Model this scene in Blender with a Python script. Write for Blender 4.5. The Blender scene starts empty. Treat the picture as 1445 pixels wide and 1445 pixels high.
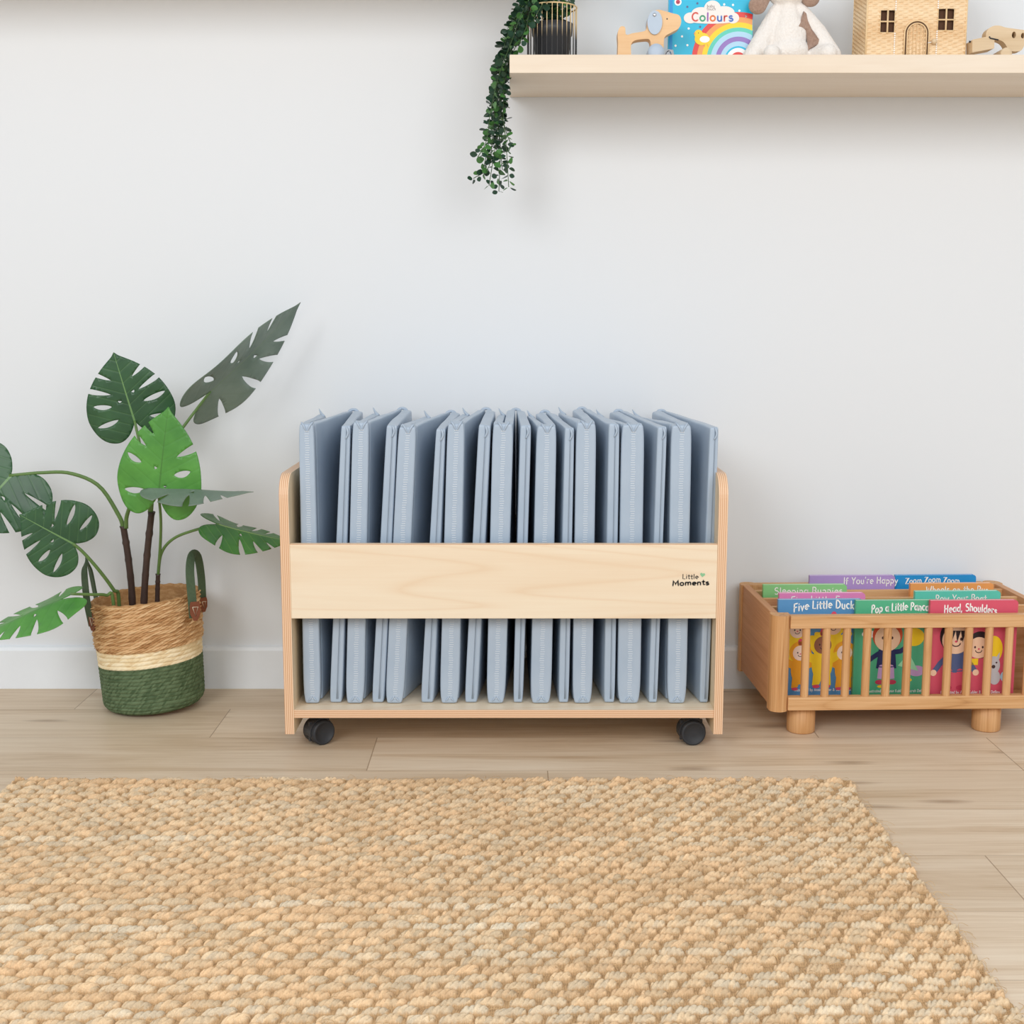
import bpy, bmesh, math, random
import numpy as np
from mathutils import Vector, Matrix, noise
from mathutils.geometry import delaunay_2d_cdt
random.seed(7)
PI = math.pi
sc = bpy.context.scene
COL = sc.collection

# ------------------------------------------------------------------ camera
FPX, CX, CY, TH, HC, DC = 1800.0, 722.5, 722.5, math.atan(0.148), 0.873, 3.0
CT, ST = math.cos(TH), math.sin(TH)

def P(px, py, Y):
    """point of the photo at the real distance Y (wall is Y=0)"""
    t = (CY - py) / FPX; s = (px - CX) / FPX
    k = (Y + DC) / (CT + t * ST)
    return Vector((s * k, Y, HC + (t * CT - ST) * k))

cam = bpy.data.cameras.new('camera')
cam.sensor_fit = 'HORIZONTAL'; cam.sensor_width = 36.0
cam.lens = 36.0 * FPX / 1445.0
cam.clip_start = 0.05
co = bpy.data.objects.new('camera', cam); COL.objects.link(co)
co.location = (0, -DC, HC); co.rotation_euler = (PI / 2 - TH, 0, 0)
sc.camera = co

# ------------------------------------------------------------------ materials
def lin(c):
    c = c / 255.0
    return c / 12.92 if c <= 0.04045 else ((c + 0.055) / 1.055) ** 2.4
def rgb(r, g, b): return (lin(r), lin(g), lin(b), 1.0)

class NT:
    def __init__(s, name):
        s.m = bpy.data.materials.new(name); s.m.use_nodes = True
        s.t = s.m.node_tree; s.n = s.t.nodes; s.l = s.t.links
        s.b = s.n['Principled BSDF']; s.out = s.n['Material Output']
    def new(s, typ, **kw):
        n = s.n.new(typ)
        for k, v in kw.items(): setattr(n, k, v)
        return n
    def link(s, a, b): s.l.new(a, b)
    def setv(s, sock, v):
        if hasattr(v, 'is_linked') or isinstance(v, bpy.types.NodeSocket): s.l.new(v, sock)
        else: sock.default_value = v
    def math(s, op, a, b=0.0, c=None):
        n = s.new('ShaderNodeMath', operation=op)
        s.setv(n.inputs[0], a); s.setv(n.inputs[1], b)
        if c is not None: s.setv(n.inputs[2], c)
        return n.outputs[0]
    def obj(s, scale=(1, 1, 1), rot=(0, 0, 0), loc=(0, 0, 0), uv=False):
        tc = s.new('ShaderNodeTexCoord'); mp = s.new('ShaderNodeMapping')
        s.link(tc.outputs['UV' if uv else 'Object'], mp.inputs[0])
        mp.inputs['Scale'].default_value = scale; mp.inputs['Rotation'].default_value = rot
        mp.inputs['Location'].default_value = loc
        return mp.outputs[0]
    def noise(s, vec, scale, detail=4.0, rough=0.55, dist=0.0):
        n = s.new('ShaderNodeTexNoise')
        s.link(vec, n.inputs['Vector']); n.inputs['Scale'].default_value = scale
        n.inputs['Detail'].default_value = detail; n.inputs['Roughness'].default_value = rough
        n.inputs['Distortion'].default_value = dist
        return n.outputs[0]
    def ramp(s, fac, stops):
        n = s.new('ShaderNodeValToRGB'); s.link(fac, n.inputs[0])
        e = n.color_ramp.elements
        while len(e) < len(stops): e.new(0.5)
        for i, (p, c) in enumerate(stops):
            e[i].position = p; e[i].color = c if len(c) == 4 else (*c, 1)
        return n.outputs[0]
    def mix(s, fac, a, b, mode='MIX'):
        n = s.new('ShaderNodeMix', data_type='RGBA', blend_type=mode)
        s.setv(n.inputs[0], fac); s.setv(n.inputs[6], a); s.setv(n.inputs[7], b)
        return n.outputs[2]
    def bump(s, h, strength=0.3, dist=0.002):
        n = s.new('ShaderNodeBump'); s.link(h, n.inputs['Height'])
        n.inputs['Strength'].default_value = strength; n.inputs['Distance'].default_value = dist
        s.link(n.outputs[0], s.b.inputs['Normal'])
    def done(s, col=None, rough=0.5, metal=0.0, spec=0.5):
        if col is not None: s.setv(s.b.inputs['Base Color'], col)
        s.setv(s.b.inputs['Roughness'], rough); s.b.inputs['Metallic'].default_value = metal
        s.b.inputs['Specular IOR Level'].default_value = spec
        return s.m

def paint(name, c, rough=0.5, var=0.04, scale=30, metal=0.0, bump=0.0, spec=0.4):
    t = NT(name); v = t.obj()
    f = t.noise(v, scale)
    a = tuple(min(1, x * (1 - var)) for x in c[:3]) + (1,)
    b = tuple(min(1, x * (1 + var)) for x in c[:3]) + (1,)
    col = t.ramp(f, [(0.3, a), (0.7, b)])
    if bump: t.bump(f, bump, 0.001)
    return t.done(col, rough, metal, spec)

def wood(name, c1, c2, axis='X', rough=0.5, rings=0.25, fine=0.5, s=1.0, c3=None, spec=0.35, seed=0.0):
    """grain runs along axis"""
    t = NT(name)
    k = {'X': (1.2, 14, 14), 'Y': (14, 1.2, 14), 'Z': (14, 14, 1.2)}[axis]
    k = tuple(x * s for x in k)
    v = t.obj(k, loc=(seed, seed * 1.7, seed * 0.6))
    n1 = t.noise(v, 1.3, 5, 0.6, 0.6)
    kk = {'X': (3, 160, 160), 'Y': (160, 3, 160), 'Z': (160, 160, 3)}[axis]
    n2 = t.noise(t.obj(tuple(x * s for x in kk)), 1.6, 3, 0.6)
    # cathedral figure: folded low frequency noise
    n3 = t.noise(v, 0.5, 2, 0.5, 0.3)
    tri = t.math('MULTIPLY', t.math('ABSOLUTE', t.math('SUBTRACT', t.math('FRACT', t.math('MULTIPLY', n3, 15.0)), .5)), 2.0)
    f = t.math('SUBTRACT', t.math('ADD', n1, .04), t.math('MULTIPLY', t.math('POWER', tri, 5.0), rings * .55))
    f = t.math('ADD', t.math('MULTIPLY', f, 1 - fine * 0.6), t.math('MULTIPLY', n2, fine * 0.6))
    stops = [(0.28, c2), (0.66, c1)] if c3 is None else [(0.22, c3), (0.4, c2), (0.66, c1)]
    col = t.ramp(f, stops)
    t.bump(n2, 0.08, 0.0006)
    return t.done(col, rough, 0, spec)

def stripes(name, c1, c2, axis, freq, rough=0.45):
    """layered edge banding: thin lines across the given axis"""
    t = NT(name)
    tc = t.new('ShaderNodeTexCoord'); sp = t.new('ShaderNodeSeparateXYZ'); t.link(tc.outputs['Object'], sp.inputs[0])
    x = sp.outputs['XYZ'.index(axis)]
    nz = t.noise(t.obj((30, 30, 30)), 1.0, 2)
    w = t.math('SINE', t.math('ADD', t.math('MULTIPLY', x, freq * 2 * PI), t.math('MULTIPLY', nz, 2.0)))
    w = t.math('ADD', t.math('MULTIPLY', w, 0.5), 0.5)
    return t.done(t.ramp(w, [(0.25, c2), (0.75, c1)]), rough, 0, 0.35)

M = {}
# wall
t = NT('wall_paint'); n = t.noise(t.obj(), 60, 3)
t.bump(n, 0.03, 0.0005); M['wall'] = t.done(rgb(228, 231, 234), 0.75, 0, 0.25)
M['skirt'] = paint('skirting_paint', rgb(236, 241, 246), 0.45, 0.01)
M['maple'] = wood('maple_board', rgb(243, 227, 201), rgb(236, 212, 181), 'X', 0.42, 0.62, 0.35, 0.75)
M['mapleY'] = wood('maple_board_side', rgb(240, 218, 184), rgb(226, 198, 158), 'Z', 0.45, 0.3, 0.35)
M['edgeV'] = stripes('banding_upright', rgb(242, 210, 176), rgb(212, 162, 124), 'X', 260)
M['edgeH'] = stripes('banding_level', rgb(240, 208, 174), rgb(214, 164, 126), 'Z', 260)
M['shelf'] = wood('birch_shelf', rgb(236, 221, 201), rgb(226, 207, 184), 'X', 0.5, 0.15, 0.5, 0.8)
M['oakX'] = wood('oak_level', rgb(226, 182, 134), rgb(202, 152, 100), 'X', 0.5, 0.45, 0.85, 1.3, rgb(158, 106, 62))
M['oakZ'] = wood('oak_upright', rgb(224, 178, 128), rgb(200, 148, 96), 'Z', 0.5, 0.45, 0.85, 1.3, rgb(156, 104, 60))
M['oakY'] = wood('oak_side', rgb(222, 172, 126), rgb(198, 142, 98), 'Y', 0.5, 0.2, 0.6, 1.0, rgb(176, 120, 78))
M['black'] = paint('black_plastic', rgb(60, 62, 66), 0.42, 0.06)
M['black2'] = paint('black_rubber', rgb(48, 50, 54), 0.55, 0.06)
M['steel'] = paint('zinc_plate', rgb(190, 190, 192), 0.3, 0.03, metal=1)

def vinyl():
    t = NT('grey_vinyl')
    v = t.obj((1, 1, 1))
    n = t.noise(v, 9, 3, 0.5, 0.4)
    n2 = t.noise(t.obj((90, 90, 6)), 1, 2)
    h = t.math('ADD', n, t.math('MULTIPLY', n2, 0.10))
    t.bump(h, 0.35, 0.006)
    col = t.ramp(n, [(0.3, rgb(166, 183, 201)), (0.7, rgb(177, 192, 208))])
    return t.done(col, 0.38, 0, 0.5)
M['vinyl'] = vinyl()
M['pleat'] = paint('grey_vinyl_stitch', rgb(206, 215, 224), 0.4, 0.02)
M['seam'] = paint('grey_seam', rgb(140, 154, 169), 0.45, 0.02)

# floor planks
def floor_mat():
    t = NT('oak_laminate')
    tc = t.new('ShaderNodeTexCoord'); sp = t.new('ShaderNodeSeparateXYZ'); t.link(tc.outputs['Object'], sp.inputs[0])
    X, Y = sp.outputs[0], sp.outputs[1]
    r = t.math('DIVIDE', t.math('MULTIPLY', t.math('ADD', Y, 0.180), -1.0), 0.2027)   # 0..1 in second row
    row = t.math('FLOOR', r); fr = t.math('SUBTRACT', r, row)
    u = t.math('DIVIDE', t.math('SUBTRACT', t.math('ADD', X, 0.645), t.math('MULTIPLY', row, 0.357)), 1.297)
    pk = t.math('FLOOR', u); fu = t.math('SUBTRACT', u, pk)
    cmb = t.new('ShaderNodeCombineXYZ'); t.link(row, cmb.inputs[0]); t.link(pk, cmb.inputs[1])
    wn = t.new('ShaderNodeTexWhiteNoise', noise_dimensions='3D'); t.link(cmb.outputs[0], wn.inputs['Vector'])
    # per plank shifted coordinates
    off = t.new('ShaderNodeVectorMath', operation='MULTIPLY'); t.link(wn.outputs['Color'], off.inputs[0]); off.inputs[1].default_value = (40, 40, 40)
    base = t.new('ShaderNodeVectorMath', operation='ADD'); t.link(t.obj((0.9, 9, 1)), base.inputs[0]); t.link(off.outputs[0], base.inputs[1])
    n1 = t.noise(base.outputs[0], 1.6, 6, 0.62, 0.8)
    base2 = t.new('ShaderNodeVectorMath', operation='ADD'); t.link(t.obj((3, 120, 1)), base2.inputs[0]); t.link(off.outputs[0], base2.inputs[1])
    n2 = t.noise(base2.outputs[0], 1.5, 4, 0.6)
    f = t.math('ADD', t.math('MULTIPLY', n1, 0.65), t.math('MULTIPLY', n2, 0.35))
    col = t.ramp(f, [(0.25, rgb(178, 148, 118)), (0.40, rgb(212, 190, 163)), (0.52, rgb(227, 209, 186)), (0.68, rgb(238, 224, 204))])
    # plank tone
    tone = t.ramp(wn.outputs['Value'], [(0.0, rgb(240, 236, 230)), (1.0, rgb(255, 253, 250))])
    col = t.mix(1.0, col, tone, 'MULTIPLY')
    # knots
    kb = t.new('ShaderNodeVectorMath', operation='ADD'); t.link(t.obj((2.6, 10.5, 1)), kb.inputs[0]); t.link(off.outputs[0], kb.inputs[1])
    vo = t.new('ShaderNodeTexVoronoi', voronoi_dimensions='2D'); t.link(kb.outputs[0], vo.inputs['Vector']); vo.inputs['Scale'].default_value = 1.0
    wn2 = t.new('ShaderNodeSeparateColor'); t.link(vo.outputs['Color'], wn2.inputs[0])
    sel = t.math('GREATER_THAN', wn2.outputs[0], 0.62)
    d = t.math('ADD', vo.outputs['Distance'], t.math('MULTIPLY', t.math('SUBTRACT', n1, 0.5), 0.35))
    kn = t.new('ShaderNodeMapRange'); t.link(d, kn.inputs[0]); kn.inputs[1].default_value = 0.02; kn.inputs[2].default_value = 0.15
    kn.inputs[3].default_value = 1.0; kn.inputs[4].default_value = 0.0
    kf = t.math('MULTIPLY', t.math('MULTIPLY', kn.outputs[0], sel), 0.5)
    col = t.mix(kf, col, rgb(128, 98, 72))
    # joints
    def edge(fv, w):
        a = t.math('LESS_THAN', fv, w); return a
    j = t.math('MAXIMUM', t.math('MULTIPLY', edge(fr, 0.009), 0.45), t.math('MULTIPLY', edge(fu, 0.0016), 0.7))
    col = t.mix(j, col, rgb(140, 112, 84))
    t.bump(n2, 0.05, 0.0005)
    return t.done(col, 0.42, 0, 0.35)
M['floor'] = floor_mat()

# ------------------------------------------------------------------ mesh building
class MB:
    def __init__(s): s.v = []; s.f = []; s.mi = []; s.sm = []; s.uv = None; s.mats = []; s.col = None
    def mat(s, m):
        if isinstance(m, str): m = M[m]
        if m not in s.mats: s.mats.append(m)
        return s.mats.index(m)
    def add(s, vs, fs, m, smooth=False):
        o = len(s.v); i = s.mat(m)
        s.v += [tuple(x) for x in vs]
        for f in fs: s.f.append([o + k for k in f]); s.mi.append(i); s.sm.append(smooth)
        return s
    def box(s, x0, x1, y0, y1, z0, z1, m):
        vs = [(x0,y0,z0),(x1,y0,z0),(x1,y1,z0),(x0,y1,z0),(x0,y0,z1),(x1,y0,z1),(x1,y1,z1),(x0,y1,z1)]
        return s.add(vs, [(0,3,2,1),(4,5,6,7),(0,1,5,4),(1,2,6,5),(2,3,7,6),(3,0,4,7)], m)
    def prism(s, poly, axis, a, b, m, m_side=None, smooth=False):
        """poly: 2D points; axis: extrude axis.  X:(y,z) Y:(x,z) Z:(x,y)"""
        n = len(poly)
        def mk(p, t):
            return {'X': (t, p[0], p[1]), 'Y': (p[0], t, p[1]), 'Z': (p[0], p[1], t)}[axis]
        vs = [mk(p, a) for p in poly] + [mk(p, b) for p in poly]
        s.add(vs, [list(range(n))[::-1], list(range(n, 2*n))], m)
        s.add(vs, [(i, (i+1) % n, n + (i+1) % n, n + i) for i in range(n)], m_side or m, smooth)
        return s
    def tube(s, path, r, m, n=8, cap=True, flat=None, smooth=True):
        path = [Vector(p) for p in path]; k = len(path)
        rs = r if isinstance(r, (list, tuple)) else [r] * k
        vs = []; up = None
        for i, p in enumerate(path):
            d = (path[min(i+1, k-1)] - path[max(i-1, 0)]).normalized()
            if up is None:
                up = Vector((0, 0, 1)) if abs(d.z) < 0.9 else Vector((0, 1, 0))
            a = d.cross(up).normalized(); b = a.cross(d).normalized(); up = b
            for j in range(n):
                w = 2 * PI * j / n
                vs.append(p + (a * math.cos(w) + b * math.sin(w) * (flat or 1)) * rs[i])
        fs = []
        for i in range(k - 1):
            for j in range(n):
                fs.append((i*n + j, i*n + (j+1) % n, (i+1)*n + (j+1) % n, (i+1)*n + j))
        if cap: fs.append(list(range(n))[::-1]); fs.append([(k-1)*n + j for j in range(n)])
        return s.add(vs, fs, m, smooth)
    def lathe(s, prof, c, m, n=32, axis='Z', cap=True, smooth=True):
        c = Vector(c); vs = []; k = len(prof)
        for (r, h) in prof:
            for j in range(n):
                w = 2 * PI * j / n; a, b = r * math.cos(w), r * math.sin(w)
                vs.append(c + Vector({'Z': (a, b, h), 'Y': (a, h, b), 'X': (h, a, b)}[axis]))
        fs = []
        for i in range(k - 1):
            for j in range(n):
                fs.append((i*n + j, i*n + (j+1) % n, (i+1)*n + (j+1) % n, (i+1)*n + j))
        if cap: fs.append(list(range(n))[::-1]); fs.append([(k-1)*n + j for j in range(n)])
        return s.add(vs, fs, m, smooth)
    def ball(s, c, r, m, n=16, k=10, rot=None):
        c = Vector(c); r = (r, r, r) if not hasattr(r, '__len__') else r
        vs = []
        for i in range(k + 1):
            a = PI * i / k
            for j in range(n):
                w = 2 * PI * j / n
                p = Vector((r[0]*math.sin(a)*math.cos(w), r[1]*math.sin(a)*math.sin(w), r[2]*math.cos(a)))
                if rot: p = rot @ p
                vs.append(c + p)
        fs = [(i*n + j, (i+1)*n + j, (i+1)*n + (j+1) % n, i*n + (j+1) % n) for i in range(k) for j in range(n)]
        return s.add(vs, fs, m, True)
    # flat printed art on a plane facing -Y: local coords (x, z), y given
    def poly(s, pts, y, m):
        return s.add([(p[0], y, p[1]) for p in pts], [list(range(len(pts)))], m)
    def ell(s, cx, cz, rx, rz, y, m, rot=0.0, n=28, a0=0, a1=2*PI):
        pts = []
        for i in range(n):
            w = a0 + (a1 - a0) * i / (n if a1 - a0 > 6.28 else n - 1)
            a, b = rx * math.cos(w), rz * math.sin(w)
            pts.append((cx + a*math.cos(rot) - b*math.sin(rot), cz + a*math.sin(rot) + b*math.cos(rot)))
        return s.poly(pts, y, m)
    def ribbon(s, pts, w, y, m):
        pts = [Vector(p) for p in pts]; n = len(pts)
        L = []; R = []
        for i in range(n):
            d = (pts[min(i+1, n-1)] - pts[max(i-1, 0)])
            d = d.normalized() if d.length > 1e-9 else Vector((1, 0))
            q = Vector((-d.y, d.x)) * w / 2
            if 0 < i < n-1:
                d1 = (pts[i] - pts[i-1]).normalized()
                cs = max(0.45, abs(d1.dot(d))); q = q / cs
            L.append(pts[i] + q); R.append(pts[i] - q)
        # round caps
        def cap(p, d):
            a0 = math.atan2(d.y, d.x)
            return [p + Vector((math.cos(a0 + a), math.sin(a0 + a))) * w / 2 for a in (-1.2, -0.75, 0, 0.75, 1.2)]
        out = R + cap(pts[-1], pts[-1] - pts[-2]) + L[::-1] + cap(pts[0], pts[0] - pts[1])
        vs = [(p.x, y, p.y) for p in L] + [(p.x, y, p.y) for p in R]
        s.add(vs, [(i, n + i, n + i + 1, i + 1) for i in range(n - 1)], m)
        s.poly(cap(pts[-1], pts[-1] - pts[-2]), y, m); s.poly(cap(pts[0], pts[0] - pts[1]), y, m)
        return s
    def build(s, name, parent=None, loc=None, bevel=0.0, seg=2, sub=0, autosmooth=False):
        org = Vector(loc) if loc is not None else Vector((0, 0, 0))
        if parent is not None:
            r = parent
            while r.parent: r = r.parent
            org = r.location
        me = bpy.data.meshes.new(name)
        me.from_pydata([(v[0]-org[0], v[1]-org[1], v[2]-org[2]) for v in s.v], [], s.f)
        for m in s.mats: me.materials.append(m)
        me.polygons.foreach_set('material_index', s.mi)
        me.polygons.foreach_set('use_smooth', s.sm)
        if s.uv:
            ul = me.uv_layers.new(name='UVMap')
            for l in me.loops: ul.data[l.index].uv = s.uv[l.vertex_index]
        me.update()
        o = bpy.data.objects.new(name, me); COL.objects.link(o)
        if parent is not None: o.parent = parent
        elif loc is not None: o.location = loc
        if bevel:
            b = o.modifiers.new('bevel', 'BEVEL'); b.width = bevel; b.segments = seg; b.limit_method = 'ANGLE'; b.angle_limit = 0.6
            b.harden_normals = False
        if sub:
            b = o.modifiers.new('sub', 'SUBSURF'); b.levels = sub; b.render_levels = sub
        return o

def thing(name, label, cat, loc=(0, 0, 0), rz=0.0, group=None):
    o = bpy.data.objects.new(name, None); COL.objects.link(o)
    o.empty_display_size = 0.05
    o.location = loc; o.rotation_euler = (0, 0, rz)
    o['label'] = label; o['category'] = cat
    if group: o['group'] = group
    return o
def tag(o, label, cat, group=None):
    o['label'] = label; o['category'] = cat
    if group: o['group'] = group
    return o
def struct(o): o['kind'] = 'structure'; return o

def spline(pts, n=24):
    """Catmull-Rom through points"""
    pts = [Vector(p) for p in pts]; q = [2*pts[0]-pts[1]] + pts + [2*pts[-1]-pts[-2]]
    out = []; seg = len(pts) - 1
    for i in range(n + 1):
        u = i / n * seg; k = min(int(u), seg - 1); t = u - k
        a, b, c, d = q[k], q[k+1], q[k+2], q[k+3]
        out.append(0.5 * ((2*b) + (c-a)*t + (2*a-5*b+4*c-d)*t*t + (3*b-a-3*c+d)*t*t*t))
    return out

# ------------------------------------------------------------------ hand lettering (stroke glyphs)
def arc(cx, cy, rx, ry, a0, a1, n=14):
    return [(cx + rx*math.cos(math.radians(a0 + (a1-a0)*i/n)), cy + ry*math.sin(math.radians(a0 + (a1-a0)*i/n))) for i in range(n+1)]
O_ = lambda cx=.3: [arc(cx, .32, .25, .3, 90, 450, 20)]
G = {
 'A': (.75, [[(.05,0),(.38,1),(.7,0)], [(.17,.36),(.58,.36)]]),
 'B': (.66, [[(.1,0),(.1,1)], [(.1,1)]+arc(.3,.76,.26,.24,90,-90)+[(.1,.52)], [(.1,.52)]+arc(.3,.26,.3,.26,90,-90)+[(.1,0)]]),
 'C': (.75, [arc(.42,.5,.34,.48,50,310,20)]),
 'D': (.78, [[(.1,0),(.1,1)], [(.1,1)]+arc(.22,.5,.46,.5,90,-90)+[(.1,0)]]),
 'F': (.6, [[(.1,0),(.1,1)], [(.1,1),(.56,1)], [(.1,.54),(.46,.54)]]),
 'H': (.75, [[(.1,0),(.1,1)], [(.62,0),(.62,1)], [(.1,.52),(.62,.52)]]),
 'I': (.25, [[(.12,0),(.12,1)]]),
 'K': (.7, [[(.1,0),(.1,1)], [(.6,1),(.12,.45)], [(.25,.58),(.62,0)]]),
 'L': (.55, [[(.1,1),(.1,.02),(.5,.02)]]),
 'M': (.95, [[(.08,0),(.16,1),(.46,.3),(.76,1),(.86,0)]]),
 'P': (.64, [[(.1,0),(.1,1)], [(.1,1)]+arc(.28,.74,.28,.26,90,-90)+[(.1,.48)]]),
 'R': (.68, [[(.1,0),(.1,1)], [(.1,1)]+arc(.28,.74,.27,.26,90,-90)+[(.1,.48)], [(.28,.48),(.6,0)]]),
 'S': (.66, [arc(.33,.75,.23,.23,40,270,12)+arc(.33,.26,.26,.26,90,-140,12)]),
 'T': (.7, [[(.04,.98),(.66,.98)], [(.35,.98),(.35,0)]]),
 'W': (1.0, [[(.05,1),(.26,0),(.48,.75),(.7,0),(.92,1)]]),
 'Y': (.7, [[(.05,1),(.34,.48),(.64,1)], [(.34,.48),(.3,0)]]),
 'Z': (.7, [[(.06,.98),(.6,.98),(.06,.02),(.64,.02)]]),
 'a': (.62, [arc(.29,.3,.23,.28,60,420,18), [(.52,.6),(.52,.05),(.58,0)]]),
 'b': (.62, [[(.1,1),(.1,0)], arc(.32,.3,.22,.28,180,-180,18)]),
 'c': (.55, [arc(.32,.32,.24,.3,55,305,16)]),
 'd': (.62, [[(.54,1),(.54,0)], arc(.3,.3,.23,.28,0,360,18)]),
 'e': (.6, [[(.08,.33),(.54,.36)]+arc(.31,.33,.24,.29,5,300,16)]),
 'f': (.45, [arc(.32,.78,.16,.2,50,180,8)+[(.16,0)], [(.02,.56),(.38,.58)]]),
 'g': (.62, [arc(.29,.32,.23,.27,60,420,18), [(.53,.6),(.53,-.1)]+arc(.3,-.1,.23,.22,0,-150,10)]),
 'h': (.6, [[(.1,1),(.1,0)], [(.1,.35)]+arc(.3,.38,.2,.22,170,0,10)+[(.5,0)]]),
 'i': (.25, [[(.12,.6),(.12,0)], [(.11,.84),(.14,.88)]]),
 'k': (.56, [[(.1,1),(.1,0)], [(.46,.6),(.12,.25)], [(.22,.34),(.5,0)]]),
 'l': (.25, [[(.12,1),(.12,0)]]),
 'm': (.92, [[(.1,.6),(.1,0)], [(.1,.35)]+arc(.28,.38,.18,.22,170,0,10)+[(.46,0)], [(.46,.35)]+arc(.64,.38,.18,.22,170,0,10)+[(.82,0)]]),
 'n': (.6, [[(.1,.6),(.1,0)], [(.1,.35)]+arc(.3,.38,.2,.22,170,0,10)+[(.5,0)]]),
 'o': (.62, O_()),
 'p': (.62, [[(.1,.6),(.1,-.36)], arc(.32,.32,.22,.28,180,-180,18)]),
 'r': (.44, [[(.1,.6),(.1,0)], [(.1,.32)]+arc(.3,.34,.2,.26,170,60,8)]),
 's': (.5, [arc(.25,.46,.16,.15,40,270,10)+arc(.25,.16,.19,.16,90,-150,10)]),
 't': (.42, [[(.2,.9),(.2,.1),(.28,.01),(.38,.04)], [(.02,.6),(.4,.62)]]),
 'u': (.6, [[(.1,.6)]+arc(.29,.24,.19,.24,180,330,10), [(.48,.6),(.5,0)]]),
 'v': (.54, [[(.05,.6),(.26,0),(.48,.6)]]),
 'w': (.8, [[(.05,.6),(.22,0),(.4,.5),(.56,0),(.74,.6)]]),
 'y': (.55, [[(.06,.6),(.28,.05)], [(.5,.6),(.12,-.36)]]),
 "'": (.2, [[(.12,1.0),(.08,.8)]]), ',': (.25, [[(.14,.08),(.06,-.14)]]),
 '&': (.75, [[(.66,0),(.2,.66)]+arc(.32,.8,.15,.16,215,-30,10)+[(.14,.34)]+arc(.3,.22,.2,.22,160,330,8)+[(.66,.4)]]),
 ' ': (.34, []),
}
def lettering(mb, text, x, z, h, w, y, mats, arch=0.0, tilt=0.0, jit=0.0, fit=None):
    """draws text from (x, z) with cap height h, stroke width w; arch bows the base line; fit = total width"""
    adv = [G[c][0] + .1 for c in text]; tot = sum(adv)
    sx = h if fit is None else fit / tot
    rr = random.Random(hash(len(text)) + 3)
    u = 0.0
    for i, c in enumerate(text):
        m = mats[i % len(mats)] if isinstance(mats, list) else mats
        a = rr.uniform(-jit, jit); dz = rr.uniform(-jit, jit) * h * .5
        for st in G[c][1]:
            if not st: continue
            pts = []
            for (gx, gy) in st:
                qx = (u + gx) * sx; f = (u + gx) / tot
                qz = gy * h + dz + arch * 4 * f * (1 - f) + tilt * qx + (gx - .3) * a * h
                pts.append((x + qx, z + qz))
            mb.ribbon(pts, w, y, m)
        u += adv[i]
    return tot * sx

# ------------------------------------------------------------------ the room
struct(MB().box(-2.6, 2.6, 0.0, 0.12, 0.0, 2.7, 'wall').build('wall_back'))
struct(MB().box(-2.6, 2.6, -4.2, 0.0, -0.05, 0.0, 'floor').build('floor'))
sk = MB(); sk.prism([(0, 0), (-.016, 0), (-.016, .094), (-.012, .101), (-.006, .103), (0, .103)], 'X', -2.6, 2.6, 'skirt')
struct(sk.build('baseboard_back'))
# unseen second shelf above the frame on the left (throws the soft shade along the top of the wall)
struct(MB().box(-1.9, .17, -.27, 0, 1.622, 1.66, 'shelf').build('unseen_shelf', bevel=.0015))

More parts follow.
